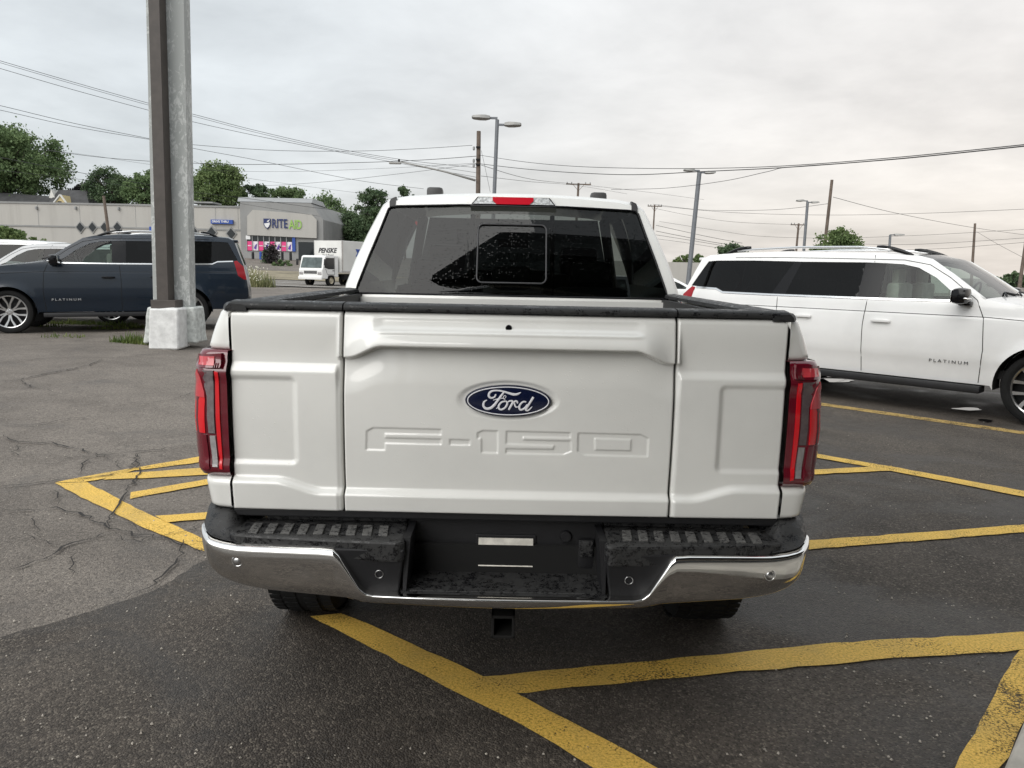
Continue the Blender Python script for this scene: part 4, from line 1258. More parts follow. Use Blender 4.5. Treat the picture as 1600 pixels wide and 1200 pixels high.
def car(name, loc, rz, D, body, wheels, label, cat='suv', group=None, seat_mat='seat', text=None, trim='chrome_trim', rails=True, board=True, front_glass='glass_clear', detail=True, sc=1.0, rail_mat='chrome_trim', handle=None):
    root = empty(name, loc, rz)
    root.scale = (sc, sc, sc)
    tag(root, label, cat, group)
    PM = M[body]
    wz, ww = D['w']
    top = D['top']
    def wid(x, z):
        w = float(np.interp(z, wz, ww))
        w -= D['front_in'] * max(0, min(1.2, (x - .25) / .65)) ** 2.2
        w -= D['rear_in'] * max(0, min(1.2, (D['rear_x'] - x) / D['rear_l'])) ** 2.4
        for ax, az, ar in D['arch']:      # flared wheel openings
            r = math.hypot(x - ax, z - az)
            if z > az - .1: w += .022 * max(0, 1 - abs(r - ar) / .11) ** 1.5
        return w
    outl = list(top) + list(D['bottom'])
    # cut the wheel openings into the lower edge
    P = []
    bot = [top[-1]] + list(D['bottom']) + [top[0]]
    low = dens(bot, .04, False)
    arcs = []
    for ax, az, ar in D['arch']:
        arcs.append([(ax + ar * math.cos(q), az + ar * math.sin(q)) for q in np.linspace(math.pi + .12, -.12, 34)])
    low2 = []
    used = set()
    for p in low:
        hit = None
        for k, (ax, az, ar) in enumerate(D['arch']):
            if math.hypot(p[0] - ax, p[1] - az) < ar * 1.02: hit = k
        if hit is None: low2.append(p)
        elif hit not in used:
            used.add(hit); low2 += arcs[hit]
    outl = dens(list(top), .07, False) + low2[1:-1]
    verts = [Vector(p) for p in outl]
    n0 = len(verts)
    edges = [(i, (i + 1) % n0) for i in range(n0)]
    for nm, w, m in D['win']:
        wd = dens(w, .06)
        k = len(verts)
        verts += [Vector(p) for p in wd]
        edges += [(k + i, k + (i + 1) % len(wd)) for i in range(len(wd))]
    xs = [p[0] for p in top]
    for x in np.arange(min(xs), max(xs), .075):
        for z in list(np.arange(.42, 1.9, .055)) + [1.14, 1.17]:
            if inside((x, z), outl): verts.append(Vector((x + .001, z)))
    v, e, f, *_ = mgeo.delaunay_2d_cdt(verts, edges, [], 0, 1e-4)
    cen = [((v[t[0]].x + v[t[1]].x + v[t[2]].x) / 3, (v[t[0]].y + v[t[1]].y + v[t[2]].y) / 3) for t in f]
    regs = {}
    for t, c in zip(f, cen):
        if not inside(c, outl): continue
        key = -1
        for k, (nm, w, m) in enumerate(D['win']):
            if inside(c, w): key = k; break
        regs.setdefault(key, []).append(t)
    for s in (1, -1):
        side = None
        for key, fs in sorted(regs.items()):
            off = 0 if key == -1 else (.004 if D['win'][key][0] == 'tail_lamp' else -.006)
            used_v = sorted({i for t in fs for i in t}); mp = {a: b for b, a in enumerate(used_v)}
            mb = MB().add([(v[i].x, s * (wid(v[i].x, v[i].y) + off), v[i].y) for i in used_v], [tuple(mp[i] for i in t) for t in fs])
            if key == -1:
                side = mb.build('body_side', PM, root, 40, False); o = side
            else:
                nm, w, m = D['win'][key]
                if nm == 'front_window': m = front_glass
                o = mb.build(nm, M[m], root, True, False)
            flip_to(o, (0, s, 0))
        def on(p, lift): return (p[0], s * (wid(*p) + lift), p[1])
        # panel gaps
        for q in D['seams']:
            MB().tube([on(p, .0005) for p in dens(q, .06, False)], .0045, 4).build('panel_gap', M['black_gap'], side, False)
        MB().tube([on(p, -.001) for p in dens(D['crease'], .1, False)], .005, 4).build('crease', M['black_gap'] if detail else PM, side, False)  # no gap here: black strip stands in for shade along the shoulder crease
        # wheel wells
        for (ax, az, ar), arc in zip(D['arch'], arcs):
            mb = MB()
            mb.grid(np.array([[(a, s * (wid(a, b) - .004 - d), b) for d in (0, .3)] for a, b in arc]))
            mb.add([(a, s * (wid(ax, az) - .30), b) for a, b in arc], [tuple(range(len(arc)))])
            mb.build('wheel_well', M['black_gap'], root)
            put_wheel(root, ax, s * (wid(ax, az + .3) - .17), az, s, wheels)
        if detail:
            bl = [p for nm, w, m in D['win'] if nm in ('front_window', 'rear_window', 'quarter_window', 'pillar_trim') for p in w]
            zc = min(p[1] for p in bl)
            mpf = D.get('map', lambda p: p)
            strip = dens([mpf(q) for q in ((-.82, 1.338), (-1.8, 1.326), (-3.22, 1.324), (-3.96, 1.330), (-4.08, 1.376), (-4.44, 1.388))], .1, False)
            mb = MB()
            mb.grid(np.array([[on((p[0], p[1] + dz), l) for dz, l in ((-.018, .001), (-.012, .008), (.010, .008), (.014, .0))] for p in strip]))
            mb.build('belt_moulding', M[trim], side, 40)
            for hx, hz in D['handles']:
                h = MB().box((hx, s * (wid(hx, hz) + .028), hz), (.23, .022, .036), bev=.010).build('door_handle', handle or PM, side, 40)
                MB().box((hx, s * (wid(hx, hz) + .004), hz - .004), (.15, .010, .05), bev=.004).build('handle_cup', PM, h, 40)
            # door mirror
            mz, mx = 1.395, -.86
            mir = MB().box((mx + .02, s * (wid(mx, 1.36) + .17), mz), (.16, .26, .185), bev=.062).build('door_mirror', M['gloss_black'], root, 50)
            MB().box((mx + .04, s * (wid(mx, 1.36) + .05), mz - .085), (.13, .16, .05), bev=.02).build('mirror_foot', M['gloss_black'], mir, 50)
            MB().box((mx + .085, s * (wid(mx, 1.36) + .19), mz - .025), (.050, .20, .020), bev=.008).build('mirror_lamp', M['chrome_trim'], mir, 50)
            MB().box((mx - .062, s * (wid(mx, 1.36) + .175), mz), (.006, .20, .13), bev=.002).build('mirror_glass', M['chrome_trim'], mir, 50)
        if board:
            bl_ = -D['arch'][1][0] - 1.06
            b = MB().box((-.58 - bl_ / 2, s * .93, .345), (bl_, .22, .085), bev=.02).build('running_board', M['black_plastic'], root, 40)
            MB().box((-.58 - bl_ / 2, s * 1.035, .368), (bl_ - .08, .006, .012)).build('board_trim', M['alloy'], b)
        if rails:
            mpf = D.get('map', lambda p: p)
            rx = [mpf(q) for q in ((-1.62, .0), (-1.75, .055), (-2.2, .078), (-3.0, .072), (-3.7, .050), (-3.92, .04), (-4.05, -.01))]
            tz = lambda x: float(np.interp(-x, [-a for a, b in top[9:17]], [b for a, b in top[9:17]]))
            yr = lambda x: wid(x, tz(x)) - .035
            pts = [(x, s * yr(x), tz(x) + h - .005) for x, h in rx]
            r = MB().tube(dens3(pts[1:-1], .12), .016, 8, squash=(1, 1.2, 1)).build('roof_rail', M[rail_mat], root, True)
            for a, b in (((-1.50, -.02), (-1.98, .06)), (mpf((-4.12, -.03)), mpf((-3.72, .045)))):
                q = [(a[0] + (b[0] - a[0]) * t, s * yr(a[0] + (b[0] - a[0]) * t), tz(a[0] + (b[0] - a[0]) * t) + .01 + (b[1] - a[1]) * math.sin(t * math.pi / 2) - .015) for t in np.linspace(0, 1, 8)]
                MB().tube(q, [.008, .018, .024, .027, .029, .029, .027, .022], 8, squash=(1, .7, 1)).build('rail_foot', M['gloss_black'], r, True)
        if text:
            px_, pz_, size, tm = text
            me = text_mesh('PLATINUM', size, tm, spacing=1.55, extrude=.002, sx=1.25)
            put_text('lettering', me, side, (px_, s * (wid(px_, pz_) + .006), pz_), (-s, 0, 0), (0, 0, 1))
    # strip across the car: nose, hood, windshield, roof, rear glass, hatch
    def across(nm, i0, i1, mat, crown, bow, inset=0.0):
        pts = dens(top[i0:i1 + 1], .06, False)
        A = []
        for p in pts:
            w = wid(*p) - inset
            A.append([(p[0] + bow * (1 - u * u) * (1 if p[0] > -2 else -1), u * w, p[1] + crown * (1 - abs(u) ** 2.4) - inset * .5) for u in np.linspace(-1, 1, 17)])
        o = MB().grid(np.array(A)).build(nm, M[mat] if isinstance(mat, str) else mat, root, True)
        return o
    h, sh, rf, rr = D['hood'], D['shield'], D['roof'], D['rear']
    across('front_fascia', 0, h[0], PM, .03, .10)
    across('hood', h[0], h[1], PM, .03, .10 if detail else .03)
    across('windshield', sh[0], sh[1], 'glass_shield', .03, .10, .012)
    across('roof', sh[1], rr[0], PM, .03, .02)
    across('rear_glass', rr[0], rr[1], 'glass_dark', .02, .06)
    across('tail_panel', rr[1], len(top) - 1, PM, .01, .06)
    for s in (1, -1):        # windshield posts and header
        p = dens(top[sh[0]:sh[1] + 1], .08, False)
        MB().tube([(a, s * (wid(a, b) - .025), b - .008) for a, b in p], .024, 8).build('windshield_post', PM, root, True)
    if detail:
        wp = top[sh[0]]
        for y0, y1 in ((-.55, .05), (.1, .7)):
            MB().tube([(wp[0] + .13, y0, wp[1] + .035), (wp[0] + .03, (y0 + y1) / 2, wp[1] + .075), (wp[0] + .09, y1, wp[1] + .045)], .010, 6).build('wiper', M['black_plastic'], root, True)
        # front lamps and grille
        for s in (1, -1):
            MB().box((.78, s * .72, .98), (.22, .30, .16), bev=.04).build('head_lamp', M['lens_white'], root, 40)
        MB().box((.985, 0, .86), (.10, 1.1, .34), bev=.03).build('grille', M['gloss_black'], root, 40)
        # rear spoiler
        MB().box((D['rear'] and top[16][0] - .07, 0, 1.80), (.22, 1.40, .045), bev=.018).build('roof_spoiler', PM, root, 40)
        bmp = MB().box((top[-2][0] + .05, 0, .58), (.18, 1.5, .26), bev=.05).build('rear_bumper', PM, root, 40)
    # floor, dash and seats
    zf = D['bottom'][2][1] + .12
    MB().box((-2.0, 0, zf), (3.9 if detail else 2.6, 1.64 if detail else 1.4, .10)).build('floor', M['seat'], root)
    bz = top[sh[0]][1]
    MB().box((top[sh[0]][0] - .18, 0, bz - .12), (.5, 1.66 if detail else 1.3, .22), bev=.06).build('dashboard', M['seat'], root)
    rows = (-1.75, -2.75, -3.6) if detail else (-1.6, -2.5)
    for r, x in enumerate(rows):
        for y in (-.42, .42):
            st = MB().box((x, y, bz - .17), (.17, .50, .66), bev=.06).build('seat', M[seat_mat], root, 50)
            MB().box((x - .02, y, bz + .24), (.10, .27, .19), bev=.045).build('headrest', M[seat_mat], st, 50)
    if detail:
        ring = [(top[sh[0]][0] - .48 + .06 * math.sin(q), .42 + .18 * math.cos(q), bz + .0 + .18 * math.sin(q)) for q in np.linspace(0, 2 * math.pi, 25)[:-1]]
        MB().tube(ring, .014, 6, True).build('steering_wheel', M['seat'], root, True)
    return root
def dens3(P, step):
    out = []
    for a, b in zip(P, P[1:]):
        a, b = Vector(a), Vector(b)
        m = max(1, int((b - a).length / step))
        out += [a.lerp(b, k / m) for k in range(m)]
    out.append(Vector(P[-1]))
    return out
NAVY_POS, NAVY_A = (-9.50, 14.5), rad(199.0)
f = Vector((math.cos(NAVY_A), math.sin(NAVY_A))); r = Vector((f.y, -f.x))
c = Vector(NAVY_POS) + r * 1.0
badge_grey = simple('letter_chrome', (.55, .55, .55), .3, .6, var=0)
badge_dark = simple('letter_dark', (.05, .05, .05), .35, .3, var=0)
nav = car('large_suv', (c.x, c.y, .200), NAVY_A, SUV_SHORT, 'navy_paint', WHEEL, 'dark navy blue large SUV parked side-on behind the sign column', 'suv', 'large suvs parked on both sides of the pickup', 'seat_light', (-.98, .635, .060, badge_grey), handle=M['gloss_black'])
nav.rotation_euler = (0, rad(.8), NAVY_A)      # the ground rises a little towards its tail
WHITE_POS, WHITE_A = (5.71, 8.21), rad(-45.8)
f = Vector((math.cos(WHITE_A), math.sin(WHITE_A))); r = Vector((f.y, -f.x))
c = Vector(WHITE_POS) - r * 1.0
car('large_suv', (c.x, c.y, .004), WHITE_A, SUV, 'white_paint_far', WHEEL, 'white large SUV with black door mirror parked to the right of the pickup', 'suv', 'large suvs parked on both sides of the pickup', 'seat_light', (-.94, .632, .050, badge_dark))
# ------------------------------------------------------------------ sign column on its concrete footing
def mottled():
    t = NT('peeling_grey_paint')
    n = t.noise(15, 6, .70, t.scaled(t.obj, (1, 1, .6)), dist=.9)
    big = t.noise(2.2, 3, .5, t.scaled(t.obj, (1, 1, .4)))
    k = t.ramp(t.math('ADD', t.math('MULTIPLY', n, .6), t.math('MULTIPLY', big, .4)), .50, .55)
    c = t.mix(k, (.37, .385, .375), (.55, .565, .55))
    t.set(col=c, rough=.75, normal=t.bump(k, .3, .004))
    return t.m
M['mottled'] = mottled()
M['grey_paint'] = simple('grey_column_paint', (.40, .415, .41), .7, var=.08)
M['brown_steel'] = simple('brown_painted_steel', (.060, .050, .044), .55, var=.15)
M['white_concrete'] = simple('whitewashed_concrete', (.66, .66, .65), .85, var=.12, vscale=9, bump=.6, bscale=22)
M['grey_concrete'] = simple('flaking_white_concrete', (.50, .52, .50), .85, var=.25, vscale=14, bump=.6, bscale=26)
def column():
    D0 = 13.0
    def ends(pxt, pxb, y):
        """column edge: photograph x at the top and at the footing"""
        return at(pxt, 0, y), at(pxb, 478, y)
    base = at(272, 540, D0)
    root = empty('sign_column', (base.x, D0, terrain(base.x, D0)))
    tag(root, 'tall grey painted sign column with brown channel on white concrete footing', 'column')
    inv = Vector(root.location)
    def post(name, xt0, xt1, xb0, xb1, y0, y1, mat, zb=None, par=root):
        a, b = ends(xt0, xb0, y0); c, d = ends(xt1, xb1, y0)
        # extend upwards past the frame
        vs = []
        for p_t, p_b in ((a, b), (c, d)):
            s = (p_t - p_b) / (p_t.z - p_b.z)
            up = p_b + s * (9.5 - p_b.z)
            lo = p_b + s * ((zb if zb is not None else p_b.z) - p_b.z)
            for y in (y0, y1):
                vs += [Vector((lo.x, y, lo.z)) - inv, Vector((up.x, y, up.z)) - inv]
        # order: left y0 lo/up, left y1 lo/up, right y0 lo/up, right y1 lo/up
        fs = [(0, 4, 5, 1), (2, 3, 7, 6), (0, 1, 3, 2), (4, 6, 7, 5), (1, 5, 7, 3), (0, 2, 6, 4)]
        return MB().add(vs, fs).build(name, mat, par)
    sh = post('shaft', 228, 287, 239.5, 297, 13.12, 13.36, M['mottled'], .8)
    post('channel', 231.5, 248.5, 245.5, 263, 12.86, 13.10, M['brown_steel'], .9)
    p0, p1 = at(236, 481, 12.82), at(274, 470, 12.82)
    MB().box((((p0 + p1) / 2).x - inv.x, 12.96 - inv.y, ((p0 + p1) / 2).z - inv.z), (p1.x - p0.x, .30, .14), bev=.006).build('channel_foot', M['brown_steel'], root)
    def block(x0, x1, xb0, xb1, yt, yb, y0, y1, mat, flare=.05):
        mb = MB()
        t0, t1 = at(x0, yt, y0), at(x1, yt, y0); b0, b1 = at(xb0, yb, y0), at(xb1, yb, y0)
        zg = -.3
        vs = [b0, b1, Vector((b1.x, y1 + flare, b1.z)), Vector((b0.x, y1 + flare, b0.z)), t0, t1, Vector((t1.x, y1, t1.z)), Vector((t0.x, y1, t0.z))]
        vs = [v - inv for v in vs]
        for i in range(4): vs[i].z = zg if False else vs[i].z - .06
        bm = bmesh.new()
        bv = [bm.verts.new(v) for v in vs]
        for q in [(0, 3, 2, 1), (4, 5, 6, 7), (0, 1, 5, 4), (1, 2, 6, 5), (2, 3, 7, 6), (3, 0, 4, 7)]: bm.faces.new([bv[i] for i in q])
        bmesh.ops.subdivide_edges(bm, edges=list(bm.edges), cuts=7, use_grid_fill=True)
        rnd = random.Random(3)
        me = bpy.data.meshes.new('block'); bm.to_mesh(me); bm.free()
        me.materials.append(mat)
        me.polygons.foreach_set('use_smooth', [True] * len(me.polygons))
        o = link('footing', me, root)
        b = o.modifiers.new('bevel', 'BEVEL'); b.width = .03; b.segments = 2; b.limit_method = 'ANGLE'; b.angle_limit = rad(50)
        tx = bpy.data.textures.new('lump', 'CLOUDS'); tx.noise_scale = .16
        d = o.modifiers.new('lumps', 'DISPLACE'); d.texture = tx; d.strength = .035; d.mid_level = .5
        me.set_sharp_from_angle(angle=rad(40))
        return o
    block(232, 278, 231, 279, 482, 541, 12.70, 13.15, M['white_concrete'])
    block(229, 304, 223, 308, 480, 531, 13.05, 13.45, M['grey_concrete'])
    return root
column()

# ------------------------------------------------------------------ drugstore up the slope
def stucco():
    t = NT('grey_stucco')
    run = t.noise(1.0, 5, .65, t.scaled(t.obj, (.9, .9, .09)))
    big = t.noise(.16, 4, .6, t.obj)
    c = t.mix(t.ramp(run, .45, .75, 0, .55), (.43, .415, .385), (.325, .31, .285))
    c = t.mix(t.ramp(big, .35, .7, 0, .35), c, (.37, .36, .345))
    t.set(col=c, rough=.9, normal=t.bump(t.noise(5, 3, .6, t.obj), .15, .02))
    return t.m
M['stucco'] = stucco()
M['stucco_dark'] = simple('dark_grey_stucco', (.265, .265, .26), .9, var=.08, vscale=.4)
M['metal_cap'] = simple('grey_metal_roof', (.27, .275, .275), .6, var=.1, vscale=.5)
M['brick_band'] = simple('brown_split_block', (.30, .245, .205), .9, var=.18, vscale=2)
M['sign_blue'] = simple('sign_blue', (.02, .07, .33), .5, var=.05)
M['sign_white'] = simple('sign_white', (.72, .72, .72), .6, var=0)
M['sign_navy'] = simple('sign_navy', (.012, .025, .11), .5, var=0)
M['sign_green'] = simple('sign_green', (.28, .48, .10), .5, var=0)
M['pink'] = simple('poster_pink', (.72, .055, .22), .6, var=.05)
M['poster_white'] = simple('poster_white', (.68, .62, .66), .6, var=.25, vscale=2.2)
M['poster_violet'] = simple('poster_violet', (.10, .035, .30), .6, var=.2, vscale=2)
M['store_glass'] = NT('store_glass').set(col=(.018, .022, .025, 1), rough=.06, spec=.5)
def shop():
    Y0 = 100.0
    b = at(390, 404, Y0)
    root = empty('drugstore', (b.x, Y0, b.z))
    tag(root, 'long grey drugstore with sign over its windows beyond the road', 'building')
    L = lambda px, py, y=Y0: at(px, py, y) - Vector(root.location)
    def rect(name, px0, py0, px1, py1, y0, y1, mat, par=root, bev=0):
        a, c = L(px0, py0, Y0 + y0), L(px1, py1, Y0 + y0)
        s = (abs(c.x - a.x), y1 - y0, abs(c.z - a.z))
        return MB().box(((a.x + c.x) / 2, (y0 + y1) / 2, (a.z + c.z) / 2), s, bev=bev).build(name, mat, par)
    zt = L(200, 321).z
    xl, xr = L(-320, 330).x, L(381, 328).x
    zg = -4.0
    wall = MB().box(((xl + xr) / 2, 12, (zt + zg) / 2), (xr - xl, 24, zt - zg)).build('wall', M['stucco'], root)
    MB().box(((xl + xr) / 2, 12, zt + .09), (xr - xl + .2, 24.2, .22)).build('coping', M['stucco_dark'], wall)
    zb = L(250, 357).z
    MB().box(((xl + xr) / 2, -.03, zb), (xr - xl, .10, .20)).build('band', M['stucco_dark'], wall)
    MB().box(((xl + xr) / 2 - .1, -.05, .35), (xr - xl, .14, 1.15)).build('block_band', M['brick_band'], wall)
    # expansion joints
    for px in (-180, -60, 60, 125, 212, 303, 337, 372):
        x = L(px, 340).x
        MB().box((x, -.005, (zt + zb) / 2), (.05, .02, zt - zb - .2)).build('joint', M['stucco_dark'], wall)
    # floodlight brackets near the top
    for px, py in ((58, 325), (119, 325), (186, 326)):
        p = L(px, py)
        MB().box((p.x, -.15, p.z), (.22, .3, .38), bev=.06).build('wall_light', M['metal_cap'], wall)
    def diamond(px, py, s):
        p = L(px, py)
        w, h = s * .42, s * .5
        fr = MB().prism([(-w * 1.35, 0), (0, -h * 1.45), (w * 1.35, 0), (0, h * 1.3)], lambda a, c: (p.x + a, -.10, p.z + c), lambda a, c: (p.x + a, .02, p.z + c)).build('diamond_frame', M['stucco_dark'], root)
        MB().prism([(-w, 0), (0, -h), (w, 0), (0, h)], lambda a, c: (p.x + a, -.16, p.z + c), lambda a, c: (p.x + a, -.08, p.z + c)).build('pane', M['store_glass'], fr)
    for px in (126, 145, 164, 184):
        diamond(px, 355, 1.15)
    for px, py in ((302, 361), (331, 363), (361.5, 365)):
        diamond(px, py, 1.3)
    # drive-through sign
    sg = rect('drive_sign', 329, 343, 363.5, 350, -.35, 0, M['sign_blue'])
    p = L(346, 346.6)
    put_text('lettering', text_mesh('DRIVE THRU', .38, M['sign_white'], bold=.01), sg, (p.x, -.40, p.z), (1, 0, 0), (0, 0, 1))
    rect('side_sign', 233, 354, 242, 361, -.3, 0, M['sign_blue'])
    # storefront block
    x0, x1 = L(381, 330).x, L(509, 340).x
    ztop = L(440, 318).z
    w = x1 - x0
    ch = 2.0
    outer = [(x0, zg), (x1, zg), (x1, ztop - ch), (x1 - ch * .75, ztop), (x0 + .1, ztop), (x0, ztop - .2)]
    body = MB().prism(outer, lambda a, c: (a, -1.4, c), lambda a, c: (a, 26, c)).build('storefront', M['stucco_dark'], root)
    # sloped metal roof edge leaning back
    MB().prism([(x0 - .3, ztop + .05), (x1 - ch * .7, ztop + .05), (x1 - ch * .9, ztop + .75), (x0 - .9, ztop + .75)], lambda a, c: (a, -1.5 + (c - ztop) * 3, c), lambda a, c: (a, 6, c)).build('roof_edge', M['metal_cap'], body)
    fa = [L(393.5, 368), L(500, 373), L(500, 345), L(492, 336.5), L(402, 329.5), L(393.5, 339)]
    face = MB().prism([(q.x, q.z) for q in fa], lambda a, c: (a, -1.75, c), lambda a, c: (a, -1.38, c)).build('sign_panel', M['stucco'], body)
    # recess under the panel: glazing with posters
    gx0, gx1 = L(392, 380).x, L(462, 380).x
    gz0, gz1 = L(425, 392.5).z, L(425, 369).z
    gl = MB().box(((gx0 + gx1) / 2, -1.44, (gz0 + gz1) / 2), (gx1 - gx0, .10, gz1 - gz0)).build('shop_window', M['store_glass'], body)
    n = 8
    for i in range(n):
        xa = gx0 + (gx1 - gx0) * (i + .06) / n; xb = gx0 + (gx1 - gx0) * (i + .94) / n
        MB().box(((xa + xb) / 2, -1.505, gz0 + (gz1 - gz0) * .31), (xb - xa, .03, (gz1 - gz0) * .60)).build('poster', M['pink'] if i % 2 == 0 else M['poster_white'], gl)
        if i % 2:
            MB().prism([(xa + .1, gz0 + .3), (xb - .2, gz0 + .15), (xb - .1, gz0 + .9), (xa + .35, gz0 + .75)], lambda a, c: (a, -1.54, c), lambda a, c: (a, -1.52, c)).build('poster_print', M['poster_violet'], gl)
        else:
            MB().box(((xa + xb) / 2, -1.53, gz0 + .62), ((xb - xa) * .7, .02, .12)).build('poster_print', M['poster_white'], gl)
        MB().box((gx0 + (gx1 - gx0) * i / n, -1.53, (gz0 + gz1) / 2), (.10, .12, gz1 - gz0)).build('mullion', M['metal_cap'], gl)
    ba, bb = L(462, 372).x, L(466.5, 372).x
    MB().box(((ba + bb) / 2, -1.5, (gz0 + gz1) / 2), (bb - ba, .2, gz1 - gz0)).build('blue_pier', M['sign_blue'], body)
    MB().box((L(487, 380).x, -1.43, (gz1 - 1.6) / 2 + .2), (2.6, .12, gz1 - .2)).build('entrance', M['store_glass'], body)
    # shield and lettering
    s = L(424.6, 350.8)
    MB().prism([(-.44, .62), (.44, .62), (.44, -.10), (.25, -.45), (0, -.66), (-.25, -.45), (-.44, -.10)], lambda a, c: (s.x + a, -1.90, s.z + c), lambda a, c: (s.x + a, -1.76, s.z + c)).build('shield', M['sign_navy'], face)
    MB().prism([(-.34, .02), (.34, .14), (.34, -.08), (.19, -.38), (0, -.53), (-.19, -.38), (-.34, -.08)], lambda a, c: (s.x + a, -1.93, s.z + c), lambda a, c: (s.x + a, -1.91, s.z + c)).build('shield_field', M['sign_white'], face)
    MB().prism([(-.05, .28), (.38, .55), (.2, .20)], lambda a, c: (s.x + a, -1.935, s.z + c), lambda a, c: (s.x + a, -1.915, s.z + c)).build('shield_mark', M['sign_white'], face)
    p = L(444, 350.6)
    put_text('lettering', text_mesh('RITE', 1.42, M['sign_navy'], bold=.03, fit=(1.92, 1.12)), face, (p.x, -1.85, p.z), (1, 0, 0), (0, 0, 1))
    p = L(467.6, 352.0)
    put_text('lettering', text_mesh('AID', 1.42, M['sign_green'], bold=.03, fit=(1.62, 1.12)), face, (p.x, -1.85, p.z), (1, 0, 0), (0, 0, 1))
    rect('notice', 384, 368, 391, 374, -1.6, -1.4, M['sign_white'], body)
    return root
shop()
# bollards in front of the shop
def on_ground(px, y):
    x = at(px, 405, y).x
    return Vector((x, y, terrain(x, y)))
for k, (px, m) in enumerate(((360, 'black'), (395, 'black'), (407, 'blue'), (441, 'black'), (454, 'black'))):
    y = 97.0
    top = at(px, 393.5, y)
    z0 = terrain(top.x, y)
    b = MB().lathe([(-.6, .16), (top.z - z0 - .08, .16), (top.z - z0, .09), (top.z - z0, 0)], 12, 'Z').build('bollard', M['black_plastic'] if m == 'black' else M['sign_blue'], None, 40)
    b.location = (top.x, y, z0)
    tag(b, ['black bollard nearest the parked navy car, by the brown block wall', 'black bollard under the left end of the shop posters', 'blue bollard in front of the shop posters', 'black bollard just right of the small conifer', 'black bollard nearest the box truck cab'][k], 'bollard', 'bollards outside the drugstore')

# ------------------------------------------------------------------ road below the shop
road_poly = [(-90, 47.5), (60, 47.5), (60, 60.5), (-90, 60.5)]
road = sheet('road', road_poly, M['road'], .05, None, step=3.0, kind='structure', label='pale asphalt road behind the pickup')
for y, w in ((47.9, .14), (54.1, .12), (60.1, .14)):
    vs, n = [], 60
    for i in range(n + 1):
        x = -90 + 150 * i / n
        for dy in (-w, w): vs.append((x, y + dy, terrain(x, y + dy) + .07))
    MB().add(vs, [(2 * i, 2 * i + 2, 2 * i + 3, 2 * i + 1) for i in range(n)]).build('lane_line', M['white_line'], road)

